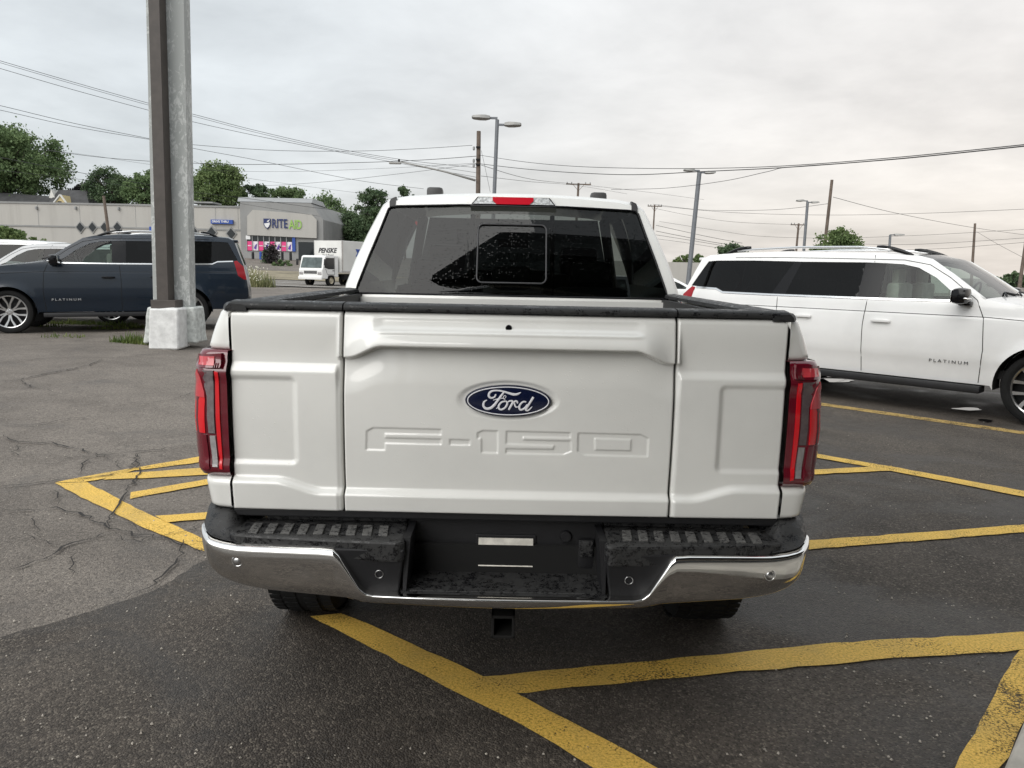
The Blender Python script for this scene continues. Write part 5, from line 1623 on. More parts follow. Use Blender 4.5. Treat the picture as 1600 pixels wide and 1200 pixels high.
# ------------------------------------------------------------------ box truck
def box_truck():
    gp = gnd(500, 447)
    a = rad(-116)
    root = empty('box_truck', gp, a)
    root.location = gp
    tag(root, 'white cab-over rental box truck with dark lettering on the road', 'truck')
    WH = M['white_paint_far']
    bx = simple('box_panel_white', (.66, .655, .63), .5, var=.05, vscale=1)
    S_ = 1.0
    # cab: forward +X, front at x=.9
    prof = [(.92, .50), (.95, .62), (.95, 1.12), (.88, 1.20), (.66, 1.98), (.50, 2.06), (-.75, 2.06), (-.75, .62), (-.35, .62), (-.30, .72), (.30, .72), (.40, .50)]
    cab = MB().prism(prof, lambda x, z: (x, -1.0, z), lambda x, z: (x, 1.0, z)).build('cab', WH, root)
    bv = cab.modifiers.new('bevel', 'BEVEL'); bv.width = .06; bv.segments = 3; bv.limit_method = 'ANGLE'; bv.angle_limit = rad(25)
    MB().prism([(.895, 1.24), (.705, 1.90)], lambda x, z: (x, -.86, z), lambda x, z: (x, .86, z)) if False else None
    MB().add([(.90, -.88, 1.23), (.90, .88, 1.23), (.70, .82, 1.92), (.70, -.82, 1.92)], [(0, 1, 2, 3)]).build('windshield', simple('truck_glass', (.10, .125, .125), .08, var=.4, vscale=2.0), cab)
    for s in (-1, 1):
        MB().prism([(.72, 1.25), (.54, 1.90), (-.30, 1.90), (-.30, 1.15), (.30, 1.15)], lambda x, z: (x, s * 1.004, z), lambda x, z: (x, s * .97, z)).build('side_window', M['store_glass'], cab)
        MB().tube([(.62, s * 1.004, 1.16), (.40, s * 1.004, .80), (-.32, s * 1.004, .80), (-.36, s * 1.004, 1.95)], .012, 5).build('door_gap', M['black_gap'], cab)
        MB().box((.86, s * 1.18, 1.60), (.08, .16, .42), bev=.03).build('door_mirror', M['black_plastic'], cab, 40)
        MB().box((.925, s * .78, .86), (.08, .34, .20), bev=.03).build('head_lamp', M['lens_white'], cab, 40)
        MB().box((-.2, s * 1.01, 1.05), (.18, .02, .05)).build('door_handle', M['black_plastic'], cab)
    MB().box((.945, 0, .93), (.03, 1.1, .20), bev=.01).build('grille', M['alloy_dark'], cab)
    for k in range(3): MB().box((.965, 0, .87 + k * .06), (.02, 1.05, .018)).build('grille_bar', M['chrome_trim'], cab)
    MB().box((.96, 0, .56), (.14, 2.0, .22), bev=.04).build('bumper', WH, root, 40)
    # cargo box
    box = MB().box((-3.35, 0, 2.02), (4.9, 2.36, 2.14), bev=.04).build('cargo_box', bx, root)
    MB().box((-.885, 0, 2.02), (.02, 2.36, 2.14), bev=.05).build('box_front', bx, box)
    for x in (-.93, -5.76):
        for s in (-1, 1): MB().box((x, s * 1.19, 2.02), (.14, .03, 2.16), bev=.01).build('corner_trim', M['alloy'], box)
    MB().box((-3.35, 1.2, .98), (4.8, .03, .12)).build('lower_rail', M['alloy'], box)
    MB().box((-3.35, -1.2, .98), (4.8, .03, .12)).build('lower_rail', M['alloy'], box)
    dark = simple('sign_black', (.02, .02, .025), .5, var=0)
    put_text('lettering', text_mesh('PENSKE', .50, dark, shear=.28, bold=.016, fit=(1.62, .34)), box, (-.865, .0, 2.42), (0, 1, 0), (0, 0, 1))
    put_text('lettering', text_mesh('Truck Rental', .20, dark, fit=(.95, .17)), box, (-.865, .0, 2.10), (0, 1, 0), (0, 0, 1))
    for s in (-1, 1):
        MB().prism([(-2.6, 2.30), (-2.4, 2.05), (-4.6, 2.05), (-4.8, 2.30), (-4.6, 2.56), (-2.4, 2.56)], lambda x, z: (x, s * 1.20, z), lambda x, z: (x, s * 1.17, z)).build('blue_panel', M['sign_blue'], box)
        put_text('lettering', text_mesh('RENT NOW', .30, M['sign_white'], bold=.01), box, (-3.6, s * 1.21, 2.30), (-s, 0, 0), (0, 0, 1))
    MB().box((-2.9, 0, .72), (5.6, .9, .2)).build('chassis', M['steel_dark'], root)
    MB().box((-1.7, -.85, .62), (.8, .4, .34), bev=.03).build('fuel_tank', M['steel_dark'], root)
    MB().box((-1.7, .85, .62), (.8, .4, .34), bev=.03).build('fuel_tank', M['steel_dark'], root)
    hub = simple('cream_wheel', (.45, .40, .30), .5)
    ty = MB().lathe([(-.11, .22), (-.12, .36), (-.09, .395), (.09, .395), (.12, .36), (.11, .22)], 28, 'Y').mesh('tyre', M['rubber'], 40)
    hb = MB().lathe([(.06, .0), (.10, .05), (.08, .10), (.03, .13), (.05, .2), (.10, .225), (.06, .235)], 24, 'Y').mesh('hub', hub, 40)
    for x in (0, -3.6):
        for s in (-1, 1):
            w = link('wheel', ty, root); w.location = (x, s * .88, .395)
            if s < 0: w.rotation_euler = (0, 0, math.pi)
            link('hub', hb, w)
    root.scale = (.98, .98, .98)
    return root
box_truck()

# ------------------------------------------------------------------ trees
def leaf_mat(name, a, b):
    t = NT(name)
    n = t.noise(.55, 4, .6)
    n2 = t.noise(5, 2, .6)
    c = t.mix(t.ramp(t.math('ADD', t.math('MULTIPLY', n, .6), t.math('MULTIPLY', n2, .4)), .35, .65), a, b)
    t.set(col=c, rough=.6, spec=.2)
    out = t.n['Material Output']
    tl = t.node('ShaderNodeBsdfTranslucent'); t.l.new(c, tl.inputs[0])
    mx = t.node('ShaderNodeMixShader'); mx.inputs[0].default_value = .25
    t.l.new(t.b.outputs[0], mx.inputs[1]); t.l.new(tl.outputs[0], mx.inputs[2]); t.l.new(mx.outputs[0], out.inputs[0])
    return t.m
LEAF = [leaf_mat('leaf_mid', (.085, .135, .060), (.185, .255, .115)), leaf_mat('leaf_dark', (.060, .100, .052), (.130, .180, .092)), leaf_mat('leaf_pale', (.095, .145, .055), (.200, .260, .105)), leaf_mat('leaf_purple', (.034, .032, .034), (.075, .062, .062))]  # leaf colours lightened to carry the haze over distance
M['bark'] = simple('bark', (.075, .060, .048), .95, var=.3, vscale=3)
rng = np.random.default_rng(11)
def leaf_cloud(centres, radii, n, size, squash=.75):
    """leaf-sized faces spread over clumps, denser towards each clump's shell"""
    k = rng.choice(len(centres), n, p=np.array(radii) ** 2 / (np.array(radii) ** 2).sum())
    d = rng.normal(size=(n, 3)); d /= np.linalg.norm(d, axis=1)[:, None]
    P = np.array(centres)[k] + rng.normal(size=(n, 3)) * (np.array(radii)[k] * .62)[:, None] * np.array([1, 1, squash])
    u = rng.normal(size=(n, 3)); u /= np.linalg.norm(u, axis=1)[:, None]
    u = u * .75 + d * .5; u /= np.linalg.norm(u, axis=1)[:, None]
    a = np.cross(u, rng.normal(size=(n, 3))); a /= np.linalg.norm(a, axis=1)[:, None]
    b = np.cross(u, a)
    s = size * (.55 + .9 * rng.random(n))[:, None]
    V = np.stack([P - a * s * .55, P - b * s * .42, P + a * s * .65, P + b * s * .42], 1).reshape(-1, 3)
    return V
def fast_quads(name, V, mat, parent=None):
    n = len(V) // 4
    me = bpy.data.meshes.new(name)
    me.vertices.add(len(V)); me.vertices.foreach_set('co', V.astype(np.float32).ravel())
    me.loops.add(4 * n); me.loops.foreach_set('vertex_index', np.arange(4 * n, dtype=np.int32))
    me.polygons.add(n)
    me.polygons.foreach_set('loop_start', np.arange(0, 4 * n, 4, dtype=np.int32))
    me.update(calc_edges=True)
    me.materials.append(mat)
    return link(name, me, parent)
def tree(label, px0, px1, pyt, pyb, y, lm=0, n=5200, leaf=.5, group='trees behind the drugstore', cat='tree', shape=1.0, name='tree', clumps=26, lean=0.0):
    """crown fills the photograph's x range px0..px1 from pyt down to pyb"""
    a, b = at(px0, (pyt + pyb) / 2, y), at(px1, (pyt + pyb) / 2, y)
    zt, zb = at((px0 + px1) / 2, pyt, y).z, at((px0 + px1) / 2, pyb, y).z
    cx = (a.x + b.x) / 2
    W, Hh = (b.x - a.x) / 2, (zt - zb) / 2
    z0 = terrain(cx, y)
    root = empty(name, (cx, y, z0))
    tag(root, label, cat, group)
    zc = (zt + zb) / 2 - z0
    cen, rds = [], []
    clumps = int(clumps * 4.0); n = int(n * 2.6); leaf = leaf * .55
    for i in range(clumps):
        for _ in range(40):
            q = rng.uniform(-1, 1, 3)
            if (q ** 2).sum() < 1 and (q[2] > -.6 or abs(q[0]) < .6): break
        r = min(W, Hh) * rng.uniform(.09, .24)
        q = q * np.array([max(.1, W - r * .8), max(.1, W - r * .8) * .8, max(.1, Hh - r * .6)])
        cen.append((q[0], q[1], zc + q[2])); rds.append(r)
    V = leaf_cloud(cen, rds, n, leaf)
    fast_quads('crown', V, LEAF[lm], root)
    tr = MB()
    h = zc - Hh * .2
    tw = max(.12, W * .055)
    tr.tube([(0, 0, -.3), (lean * .3, 0, h * .5), (lean, .1, h), (lean, 0, zc + Hh * .5)], [tw * 1.25, tw, tw * .8, tw * .25], 8)
    for c, r in list(zip(cen, rds))[:34]:
        s = h * rng.uniform(.55, 1.0)
        tr.tube([(lean * .6, 0, s), ((c[0] + lean) * .5, c[1] * .45, (s + c[2]) * .5 + .2), c], [tw * .5, tw * .3, tw * .12], 6)
    tr.build('trunk', M['bark'], root, True)
    return root
tree('tall spreading green tree at the left edge above the drugstore', -90, 112, 193, 318, 135, 0, 15000, .62, clumps=60)
tree('small dark purple-leaved tree between the house and the green trees', 112, 152, 284, 322, 140, 3, 2000, .5, clumps=14)
tree('thin dark tree left of the sign column behind the drugstore', 134, 214, 260, 332, 132, 1, 4200, .5, clumps=24)
tree('green tree partly hidden by the sign column', 188, 268, 264, 332, 128, 0, 5200, .5, clumps=22)
tree('bright round-topped tree just right of the sign column', 298, 384, 249, 336, 125, 2, 8000, .5, clumps=34)
tree('low tree behind the drugstore roof left of its sign', 368, 430, 286, 336, 128, 1, 3800, .5, clumps=18)
tree('low tree behind the drugstore roof above its sign', 408, 484, 290, 340, 138, 0, 4600, .5, clumps=20)
tree('wide pale tree right of the drugstore', 462, 566, 303, 410, 122, 0, 8000, .5, clumps=34)
tree('dark tree behind the box truck', 520, 600, 330, 412, 112, 1, 7000, .45, clumps=30)
tree('dark dense tree rising left of the pickup cab', 552, 616, 289, 410, 105, 1, 8000, .42, clumps=34)
tree('small dark tree top just left of the pickup roof', 618, 648, 289, 330, 118, 1, 1600, .4, clumps=10)
tree('round green tree beyond the white car roof, below a leaning pole', 1266, 1348, 355, 440, 62, 2, 7000, .28, group='trees beyond the white car', clumps=34)
tree('dark tree just behind the roof rail of the white car', 1112, 1180, 379, 440, 75, 1, 4000, .3, group='trees beyond the white car', clumps=20)
for i, (x0, x1, t) in enumerate(((1046, 1066, 399), (1060, 1082, 396), (1078, 1104, 395))):
    tree(['low bush beside the pickup cab edge, left of three', 'low bush beside the lamp post, middle of three', 'low bush behind the rear of the white car, right of three'][i], x0, x1, t, 436, 86, 2, 1900, .34, 'bushes by the far wall', 'bush', name='bush', clumps=10)
for i, (x0, x1, t) in enumerate(((1540, 1572, 432), (1566, 1604, 424), (1590, 1650, 428))):
    tree(['low dark tree line clump over the white hood, left of three', 'low dark clump at the right edge, middle of three', 'low dark clump leaving the picture at the right edge'][i], x0, x1, t, 452, 150, 1, 900, .7, 'far trees at the right edge', name='tree', clumps=8)

def conifer(px, pyt, y, label, lm):
    top = at(px, pyt, y); z0 = terrain(top.x, y); h = top.z - z0
    root = empty('conifer_shrub', (top.x, y, z0)); tag(root, label, 'shrub')
    cen = [(rng.normal(0, .12), rng.normal(0, .12), h * t) for t in np.linspace(.15, .92, 9)]
    rds = [.62 * (1 - abs(t - .4)) for t in np.linspace(.15, .92, 9)]
    fast_quads('foliage', leaf_cloud(cen, rds, 1200, .22, 1.0), LEAF[lm], root)
    MB().tube([(0, 0, -.2), (0, 0, h * .6)], .07, 6).build('trunk', M['bark'], root)
conifer(424, 383, 88, 'small reddish conifer in front of the drugstore posters', 3)
conifer(419, 390, 88.5, 'small green conifer beside the reddish one', 1)
tree('low green shrub right of the conifers by the drugstore', 424, 458, 405, 421, 84, 0, 1100, .25, 'shrubs by the drugstore', 'shrub', name='shrub', clumps=9)
tree('grass-green shrub at the left edge above the parked white car', -25, 44, 354, 424, 48, 2, 4200, .3, 'shrubs by the drugstore', 'shrub', name='shrub', clumps=16)
tree('low pale shrub behind the navy windshield', 40, 78, 371, 424, 50, 2, 2400, .25, 'shrubs by the drugstore', 'shrub', name='shrub', clumps=9)

# weeds: blades gathered on the ground
def blades(name, label, spots, hmin, hmax, mat, wid=.012):
    V = []
    for (x, y, rx, ry, n) in spots:
        for _ in range(n):
            q, rr = rng.uniform(0, 2 * math.pi), math.sqrt(rng.random())
            bx, by = x + rx * rr * math.cos(q), y + ry * rr * math.sin(q)
            z = terrain(bx, by) - .01
            h = rng.uniform(hmin, hmax) * (1.15 - .6 * rr)
            t = rng.uniform(0, 2 * math.pi); l = rng.uniform(.1, .7) * h
            d = np.array([math.cos(t), math.sin(t)])
            nx, ny = -d[1] * wid, d[0] * wid
            tip = (bx + d[0] * l, by + d[1] * l, z + h)
            V += [(bx - nx, by - ny, z), (bx + nx, by + ny, z), (tip[0] + nx * .2, tip[1] + ny * .2, tip[2]), (tip[0] - nx * .2, tip[1] - ny * .2, tip[2])]
    o = fast_quads(name, np.array(V), mat)
    return tag(o, label, 'weeds', kind='stuff')
GR = leaf_mat('weed_green', (.08, .13, .035), (.19, .22, .065))
c1 = gnd(232, 537); c2 = gnd(285, 534); c3 = gnd(320, 520)
blades('weeds', 'green and yellow weeds round the foot of the sign column', [(c1.x, c1.y, .50, .22, 420), (c1.x - .35, c1.y + .05, .35, .15, 160), (c2.x, c2.y, .22, .12, 140), (gnd(262, 541).x, gnd(262, 541).y - .05, .25, .08, 90)], .04, .22, GR)
blades('tall_grass', 'tuft of tall grass behind the sign column footing', [(gnd(321, 520).x, 13.9, .10, .12, 120)], .25, .75, GR, .014)
sp = []
for px, py, n in ((108, 506, 240), (140, 507, 200), (185, 508, 200), (75, 510, 100), (100, 527, 60), (210, 512, 160), (170, 514, 120)):
    g = gnd(px, py); sp.append((g.x, g.y, .45, .2, n))
blades('weeds', 'weeds growing through the asphalt under the navy car', sp, .03, .14, GR)
sp = [(at(405, 425, 50).x + dx, 45.5 + dy, 1.5, 1.0, 700) for dx, dy in ((-2.2, .2), (-.4, 0), (.8, .3), (-1.2, .8), (-3.4, .4))]
blades('roadside_grass', 'tall pale roadside weeds behind the tail of the navy car', sp, .5, 1.25, leaf_mat('dry_grass', (.12, .15, .06), (.34, .33, .18)), .03)
def flowers():
    V = []
    for _ in range(420):
        x = at(405, 425, 50).x + rng.uniform(-3.8, 1.8); y = 45.0 + rng.uniform(-.8, 1.2)
        z = terrain(x, y) + rng.uniform(.4, 1.2); s = .022
        V += [(x - s, y, z - s), (x + s, y, z - s), (x + s, y, z + s), (x - s, y, z + s)]
    tag(fast_quads('flowers', np.array(V), simple('petal_white', (.7, .68, .58), .7, var=0)), 'small white wild flowers among the roadside weeds', 'flowers', kind='stuff')
flowers()
# pale verge up to the shop
verge = sheet('verge', [(-60, 62.5), (-12, 62.5), (-10, 74), (-60, 74)], simple('dry_verge', (.22, .19, .13), .95, var=.3, vscale=.5), .05, None, step=3.0, kind='structure', label='dry grass verge between the road and the drugstore')

# ------------------------------------------------------------------ houses behind the shop
def house():
    y = 128.0
    z0 = terrain(-60, y)
    p = at(60, 318, y)
    root = empty('house', (p.x, y, z0))
    tag(root, 'dark shingled house roof with a yellow gable behind the drugstore', 'house')
    R = lambda px, py, yy=y: at(px, py, yy) - Vector(root.location)
    roofm = simple('dark_shingles', (.060, .060, .062), .9, var=.2, vscale=1)
    yel = simple('yellow_siding', (.52, .42, .22), .8, var=.08)
    tr = simple('white_trim', (.62, .61, .58), .7, var=.05)
    # body
    a, b = R(-60, 320), R(140, 324)
    MB().box(((a.x + b.x) / 2, 7, (a.z - 6) / 2), (b.x - a.x, 12, a.z + 6)).build('wall', yel, root)
    q = [R(-70, 322), R(78, 326), R(66, 304), R(-40, 296)]
    MB().prism([(v.x, v.z) for v in q], lambda x, z: (x, 1 + (z - q[0].z) * 1.2, z), lambda x, z: (x, 14, z)).build('roof', roofm, root)
    q2 = [R(66, 326), R(140, 328), R(116, 294), R(72, 293)]
    r2 = MB().prism([(v.x, v.z) for v in q2], lambda x, z: (x, .2 + (z - q2[0].z) * 1.0, z), lambda x, z: (x, 14, z)).build('roof', roofm, root)
    q3 = [R(64, 307), R(74, 309), R(67, 294)]
    MB().prism([(v.x, v.z) for v in q3], lambda x, z: (x, 2.2, z), lambda x, z: (x, 9, z)).build('side_gable', tr, root)
    g = [R(83, 321), R(109, 322), R(96, 304.5)]
    gb = MB().prism([(v.x, v.z) for v in g], lambda x, z: (x, -.3, z), lambda x, z: (x, 6, z)).build('gable', yel, root)
    for i, j in ((0, 2), (2, 1)):
        MB().tube([(g[i].x, -.35, g[i].z), (g[j].x, -.35, g[j].z)], .16, 6).build('gable_trim', tr, gb)
    w = R(95, 318)
    MB().box((w.x, -.32, w.z), (.6, .06, .7)).build('window', M['store_glass'], gb)
house()
def far_roof(px0, px1, py, y, label):
    a, b = at(px0, py, y), at(px1, py, y)
    z0 = terrain((a.x + b.x) / 2, y)
    root = empty('roof_unit', ((a.x + b.x) / 2, y, z0)); tag(root, label, 'roof unit')
    MB().box((0, 0, (a.z - z0) / 2 - .3), (b.x - a.x, 3, a.z - z0 - .6)).build('casing', M['metal_cap'], root)
    MB().box((0, -.1, a.z - z0 - .12), (b.x - a.x + .3, 3.3, .2)).build('lid', M['stucco_dark'], root)
far_roof(305, 338, 316, 110, 'grey roof unit above the drugstore wall')

# ------------------------------------------------------------------ poles and lamps
M['pole_wood'] = simple('weathered_pole_wood', (.135, .105, .085), .95, var=.25, vscale=2)
M['pole_steel'] = simple('grey_lamp_post', (.17, .18, .195), .6, .3, var=.08)
M['lamp_head'] = simple('grey_lamp_head', (.30, .295, .28), .6, .2, var=.1)
def pole_pts(pt, pb, y):
    """top and foot of a pole from two photograph points on it, run down to the ground"""
    a, b = at(*pt, y), at(*pb, y)
    s = (b - a) / (b.z - a.z)
    z0 = terrain(b.x, y)
    return a, b + s * (z0 - .1 - b.z)
def lamp_post(label, pt, pb, y, heads, r=.10):
    a, b = pole_pts(pt, pb, y)
    root = empty('lamp_post', b); tag(root, label, 'lamp post', 'car park lamp posts')
    MB().tube([(0, 0, 0), a - b], [r, r * .9], 10).build('post', M['pole_steel'], root, 40)
    MB().lathe([(-.2, .28), (.55, .28), (.6, .22), (.6, 0)], 14, 'Z').build('post_base', M['concrete'], root, 40)
    for (dx, dz, ln) in heads:
        e = a - b + Vector((0, 0, dz))
        arm = MB().box((e.x + dx * .16, 0, e.z), (.34, .09, .08)).build('arm', M['pole_steel'], root)
        h = MB()
        c = e.x + dx * (.30 + ln / 2)
        sec = []
        for t, w, th in ((-.5, .16, .05), (-.25, .30, .07), (.1, .34, .06), (.42, .26, .045), (.5, .14, .03)):
            x = c + dx * t * ln
            sec.append([(x, -w, e.z - th + .02), (x, w, e.z - th + .02), (x, w * .8, e.z + th + .02), (x, 0, e.z + th * 1.3 + .02), (x, -w * .8, e.z + th + .02), (x, -w, e.z - th + .02)])
        h.grid(np.array(sec))
        k = 6
        h.f.append(tuple(range(5))); h.m.append(0)
        h.f.append(tuple(4 * k + i for i in range(5))); h.m.append(0)
        h.build('lamp_head', M['lamp_head'], arm, 30)
lamp_post('grey double-headed lamp post directly behind the pickup cab', (777, 187), (772.5, 298), 33, ((-1, .06, .75), (1, -.20, .70)), .088)
lamp_post('grey double-headed lamp post right of the pickup cab', (1093, 268), (1080, 395), 46, ((-1, .05, .62), (1, -.06, .62)), .14)
lamp_post('thin grey double-headed lamp post left of the leaning wooden pole', (1262, 315), (1257, 378), 64, ((-1, .05, .62), (1, -.06, .62)), .12)
lamp_post('short lamp post with one head above the white car roof rail', (1391, 367), (1390, 383), 60, ((1, .0, .75),), .10)
def utility_pole(label, pt, pb, y, r=.15, arms=(), extra=None):
    a, b = pole_pts(pt, pb, y)
    root = empty('utility_pole', b); tag(root, label, 'utility pole', 'wooden utility poles')
    d = a - b
    MB().tube([(0, 0, 0), d * .5, d], [r * 1.15, r, r * .85], 9).build('shaft', M['pole_wood'], root, 40)
    for dz, ln in arms:
        p = d + Vector((0, 0, -dz))
        ar = MB().box((p.x, -.12, p.z), (ln, .10, .13)).build('crossarm', M['pole_wood'], root)
        for t in (-.46, -.28, .28, .46):
            MB().lathe([(0, .05), (.12, .07), (.2, .03), (.2, 0)], 8, 'Z', (p.x + t * ln, -.12, p.z + .07)).build('insulator', M['metal_cap'], ar)
        for s in (-1, 1):
            MB().tube([(p.x + s * ln * .22, -.1, p.z - .05), (p.x, -.1, p.z - .75)], .025, 5).build('brace', M['pole_wood'], ar)
    return root, a, b
up, ua, ub = utility_pole('wooden utility pole carrying a long street lamp arm behind the cab', (748, 205), (747, 298), 50, .155)
for dz in (1.0, 1.75, 2.05):
    MB().box((ua.x - ub.x, -.2, ua.z - ub.z - dz), (.30, .12, .12), bev=.03).build('bracket', M['steel_dark'], up)
    MB().lathe([(0, .03), (.05, .07), (.2, .07), (.25, .03)], 8, 'Z', (ua.x - ub.x - .28, -.2, ua.z - ub.z - dz - .2)).build('insulator', M['metal_cap'], up)
la, lb, lc = at(743, 282, 49.8) - ub, at(650, 258, 49.8) - ub, at(626, 253, 49.8) - ub
arm = MB().tube([la, la.lerp(lb, .5) + Vector((0, 0, .06)), lb, lc], [.07, .06, .045, .04], 8).build('lamp_arm', M['lamp_head'], up, True)
MB().box(lc + Vector((-.35, 0, -.08)), (.75, .30, .12), bev=.05).build('lamp_head', M['lamp_head'], arm, 40)
MB().box(lc + Vector((-.1, 0, .08)), (.12, .12, .16), bev=.03).build('photocell', M['steel_dark'], arm, 40)
utility_pole('leaning bare wooden utility pole above the round green tree', (1300, 281), (1290, 372), 66, .14)
utility_pole('distant wooden pole with one crossarm just right of the lamp post behind the cab', (904, 286), (903, 304), 92, .15, ((.15, 2.9),))
utility_pole('distant wooden pole with a crossarm beside the thin grey lamp post', (1248, 349), (1245, 382), 105, .15, ((.2, 2.2),))
utility_pole('thin wooden pole above the windshield of the white car', (1523.5, 349), (1520, 403), 92, .15)
utility_pole('wooden pole cut by the right edge of the picture', (1604, 370), (1594, 440), 80, .17)
utility_pole('leaning dark pole in front of the drugstore diamonds', (162, 306), (170, 366), 60, .12)
utility_pole('small distant crossarm pole at the edge of the pickup roof', (1023, 320), (1022, 338), 110, .12, ((.2, 2.0),))

# ------------------------------------------------------------------ overhead wires
M['wire'] = simple('wire_black', (.022, .022, .024), .7, var=0)
def wire(label, pts, r=.014, group='overhead wires'):
    """pts: (px, py, distance) support points of one hanging wire"""
    P = [at(a, b, y) for a, b, y in pts]
    out = []
    for i in range(len(P) - 1):
        p0, p1, p2, p3 = P[max(i - 1, 0)], P[i], P[i + 1], P[min(i + 2, len(P) - 1)]
        for s in range(8):
            t = s / 8
            out.append(.5 * ((2 * p1) + (-p0 + p2) * t + (2 * p0 - 5 * p1 + 4 * p2 - p3) * t * t + (-p0 + 3 * p1 - 3 * p2 + p3) * t ** 3))
    out.append(P[-1])
    o = out[0]
    w = MB().tube([p - o for p in out], r, 5).build('overhead_wire', M['wire'], None, True, False)
    w.location = o
    tag(w, label, 'wire', group)
wire('topmost wire from the upper left edge down past the sign column', [(-60, 78, 40), (0, 95, 40), (117, 129, 42), (235, 162, 44), (300, 178, 45), (400, 204, 47), (520, 231, 49), (640, 251, 50), (745, 262, 50)], .013)
wire('second wire from the upper left, close under the topmost', [(-60, 81, 40), (0, 98, 40), (117, 132, 42), (235, 165, 44), (300, 181, 45), (400, 207, 47), (520, 234, 49), (640, 254, 50), (745, 270, 50)], .011)
wire('third wire from the upper left edge, below the close pair', [(-60, 90, 40), (0, 107, 40), (117, 141, 42), (235, 173, 44), (300, 190, 45), (400, 212, 47), (500, 232, 49), (640, 258, 50), (745, 277, 50)], .013)
wire('upper wire of the crossing pair left of the sign column', [(-60, 153, 45), (0, 165, 45), (117, 193, 48), (235, 217, 52), (303, 232, 54), (400, 250, 58), (560, 282, 64), (662, 295, 68)], .015)
wire('lower wire of the crossing pair left of the sign column', [(-60, 160, 45), (0, 172, 45), (117, 198, 48), (235, 218, 50), (300, 226, 50), (430, 235, 50), (560, 236, 50), (660, 232, 50), (738, 227, 50)], .014)
wire('wire reaching the middle bracket of the lamp arm pole from the left', [(75, 235, 62), (150, 245, 60), (235, 252, 58), (303, 255, 56), (400, 257, 54), (560, 254, 52), (660, 250, 50), (744, 244, 50)], .018)
wire('thin wire fading behind the left tree top', [(70, 234, 70), (150, 244, 68), (235, 257, 66), (330, 266, 66), (450, 268, 64), (600, 263, 60), (744, 255, 50)], .010)
wire('wire running in front of the left tree down to the store sign', [(-40, 240, 60), (0, 246, 60), (115, 268, 62), (235, 289, 66), (303, 300, 70), (400, 312, 76), (480, 323, 82), (580, 335, 90)], .020)
wire('dark wire crossing the left tree below the others', [(-40, 258, 60), (0, 266, 60), (115, 279, 62), (235, 296, 66), (303, 306, 70), (400, 322, 78), (500, 338, 86)], .014)
wire('long slack wire rising right to the lamp arm pole', [(372, 291, 70), (440, 289, 66), (520, 283, 60), (620, 272, 55), (700, 262, 52), (744, 256, 50)], .012)
wire('slack wire falling behind the pickup roof from the left', [(303, 252, 60), (370, 275, 64), (470, 290, 70), (570, 303, 76), (620, 312, 80)], .010)
wire('upper of the two wires leaving the pole to the right', [(747, 242, 50), (820, 253, 46), (900, 260, 42), (1000, 263, 38), (1110, 263, 34), (1230, 259, 30), (1400, 246, 26), (1600, 226, 22), (1700, 215, 20)], .014)
wire('lower of the two wires leaving the pole to the right', [(750, 256, 50), (820, 264, 46), (900, 270, 42), (990, 273, 38), (1100, 268, 34), (1230, 261.5, 30), (1400, 248.5, 26), (1600, 228.5, 22), (1700, 217, 20)], .018)
wire('thin wire joining the thick cable from below at the right', [(955, 296, 44), (1040, 294, 40), (1130, 283, 35), (1200, 268, 31), (1235, 261, 30), (1400, 249, 26), (1600, 228, 22.2)], .011)
wire('thin wire from the pole down behind the roof lamp', [(752, 258, 50), (830, 280, 60), (903, 288, 90), (1010, 300, 105), (1100, 312, 120)], .016)
wire('second thin wire from the pole to the distant crossarm', [(752, 275, 50), (830, 284, 62), (903, 290, 92), (980, 303, 105)], .014)
wire('wire sagging left from the leaning bare pole', [(1020, 319, 100), (1085, 327, 90), (1142, 329, 84), (1220, 327, 74), (1296, 318, 66)], .018)
wire('second wire sagging left behind the lamp post', [(1020, 325, 100), (1085, 338, 95), (1150, 347, 92), (1240, 351, 105)], .016)
wire('straight wire crossing the right sky to the picture edge', [(1030, 322, 95), (1142, 332, 90), (1292, 336, 84), (1450, 333, 78), (1640, 325, 70)], .018)
wire('wire falling right from the leaning bare pole', [(1302, 308, 66), (1400, 333, 76), (1523, 356, 92), (1640, 372, 110)], .020)
wire('long low wire above the white car roof', [(1030, 346, 100), (1120, 360, 96), (1187, 369, 94), (1300, 372, 90), (1450, 367, 84), (1640, 356, 76)], .016)
wire('lower wire behind the far right pole', [(1330, 381, 90), (1420, 382, 86), (1523, 377, 82), (1640, 369, 76)], .018)
wire('lowest wire above the white windshield', [(1400, 391, 80), (1480, 388, 80), (1560, 382, 78), (1660, 374, 74)], .018)
wire('upper of four low wires beside the pickup cab', [(1025, 352, 75), (1070, 362, 74), (1112, 371, 74), (1160, 380, 74)], .020)
wire('second of four low wires beside the pickup cab', [(1025, 361, 75), (1070, 370, 74), (1112, 378, 74), (1150, 384, 74)], .022)
wire('third of four low wires beside the pickup cab', [(1025, 367, 75), (1070, 374, 74), (1130, 384, 74)], .018)
wire('lowest of four low wires beside the pickup cab', [(1025, 373, 75), (1070, 379, 74), (1120, 387, 74)], .014)
wire('slanting wire down to the far right pole', [(1526, 362, 92), (1560, 382, 86), (1600, 403, 80)], .016)
wire('guy wire down the right of the lamp arm pole', [(752, 235, 50), (758, 262, 50), (766, 300, 50)], .010)

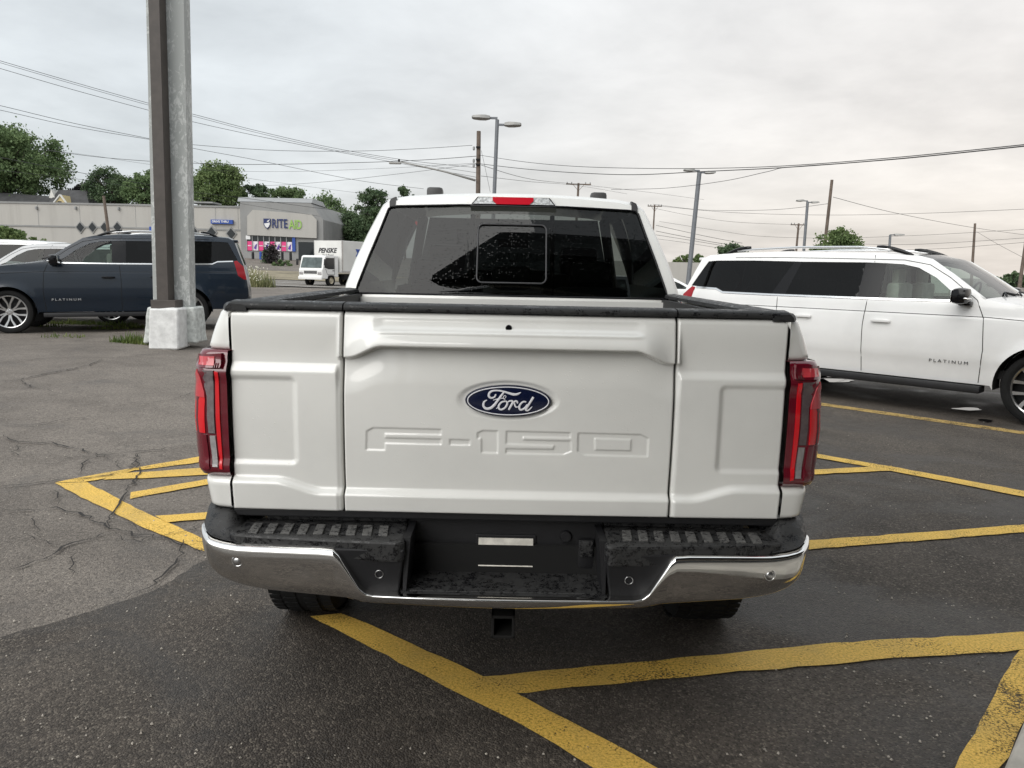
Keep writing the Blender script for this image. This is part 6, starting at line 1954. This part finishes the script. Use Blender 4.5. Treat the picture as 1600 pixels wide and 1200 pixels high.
# ------------------------------------------------------------------ other parked cars, partly hidden
def car_at(label, px, py, y, rz, D, body, wheels, cat, group=None, **k):
    p = at(px, py, y)
    return car('parked_car', (p.x, y, terrain(p.x, y)), rz, D, body, wheels, label, cat, group, detail=False, text=None, rails=False, board=False, **k)
car_at('white SUV showing only its roof and windows behind the navy car', -168, 400, 20.6, rad(184), SUV, 'white_paint_far', WHEEL, 'suv', 'cars behind the navy car', sc=.985)
car_at('silver car whose windshield shows over the navy hood', -22, 400, 17.9, rad(184), SUV, 'silver_paint', WHEEL, 'car', 'cars behind the navy car', sc=.93)
car_at('dark car in the gap between the pickup cab and the white car', 1050, 420, 24, rad(15), SEDAN, 'dark_paint', WHEEL_S, 'car', 'cars behind the white car', sc=1.0)
car_at('white car far behind the tail of the white SUV', 1100, 418, 30, rad(5), SEDAN, 'white_paint_far', WHEEL_S, 'car', 'cars behind the white car', sc=1.0)
# far wall at the right
wp = at(1075, 418, 80)
fw = MB().box((0, 0, 1.2), (44, .4, 2.9)).build('far_wall', M['stucco'], None)
fw.location = (wp.x + 6, 82, 0)
tag(fw, 'low pale wall seen between the pickup cab and the white car', 'wall')

# ------------------------------------------------------------------ showroom behind the camera, mirrored in glass and chrome
def showroom():
    root = empty('showroom', (8.2, -2.6, 0))
    tag(root, 'pale showroom front with a dark canopy behind the camera, mirrored in the rear window', 'building')
    panel = simple('showroom_panel', (.62, .58, .50), .6, var=.08, vscale=.6)
    dkg = simple('showroom_frame', (.05, .05, .052), .5)
    MB().box((-.4, 5.2, 3.1), (18.2, 10, 6.2)).build('wall', panel, root)
    MB().box((-.4, 5.2, 6.35), (18.6, 10.4, .3)).build('parapet', dkg, root)
    # deep canopy over the forecourt
    can = [(-10, .6), (-10, -4.5), (8.4, -4.5), (9.45, -3.9), (9.45, .6)]
    MB().prism(can, lambda a, b: (a, b, 5.1), lambda a, b: (a, b, 5.5)).build('canopy', dkg, root)
    for i in range(8):
        x = -8.2 + i * 2.35
        g = MB().box((x, .16, 2.0), (2.1, .08, 3.4)).build('window', M['store_glass'], root)
        MB().box((x + 1.17, .13, 2.0), (.12, .14, 3.6)).build('mullion', dkg, g)
    for ch in root.children_recursive:
        ch.location.y -= 0
    root.rotation_euler = (0, 0, math.pi)
showroom()

# grit, chips and dead leaves lying on the asphalt
def grit():
    V = []
    for _ in range(1500):
        px, py = rng.uniform(0, 1600), rng.uniform(560, 1190)
        g = gnd(px, py); s = rng.uniform(.0018, .0065)
        if abs(g.x) < 1.05 and g.y > 2.4 and g.y < 9: continue
        a = rng.uniform(0, 2 * math.pi); ca, sa = math.cos(a) * s, math.sin(a) * s
        h = s * rng.uniform(.5, 1.1)
        z = terrain(g.x, g.y) + .006
        q = [(g.x + ca, g.y + sa, z), (g.x - sa, g.y + ca, z), (g.x - ca, g.y - sa, z), (g.x + sa, g.y - ca, z)]
        t = [(x * .4 + g.x * .6, y * .4 + g.y * .6, zz + h) for x, y, zz in q]
        for i in range(4):
            j = (i + 1) % 4
            V += [q[i], q[j], t[j], t[i]]
        V += t
    tag(fast_quads('grit', np.array(V), simple('pale_grit', (.34, .31, .27), .9, var=.5, vscale=14)), 'loose pale grit scattered over the asphalt', 'grit', kind='stuff')
grit()
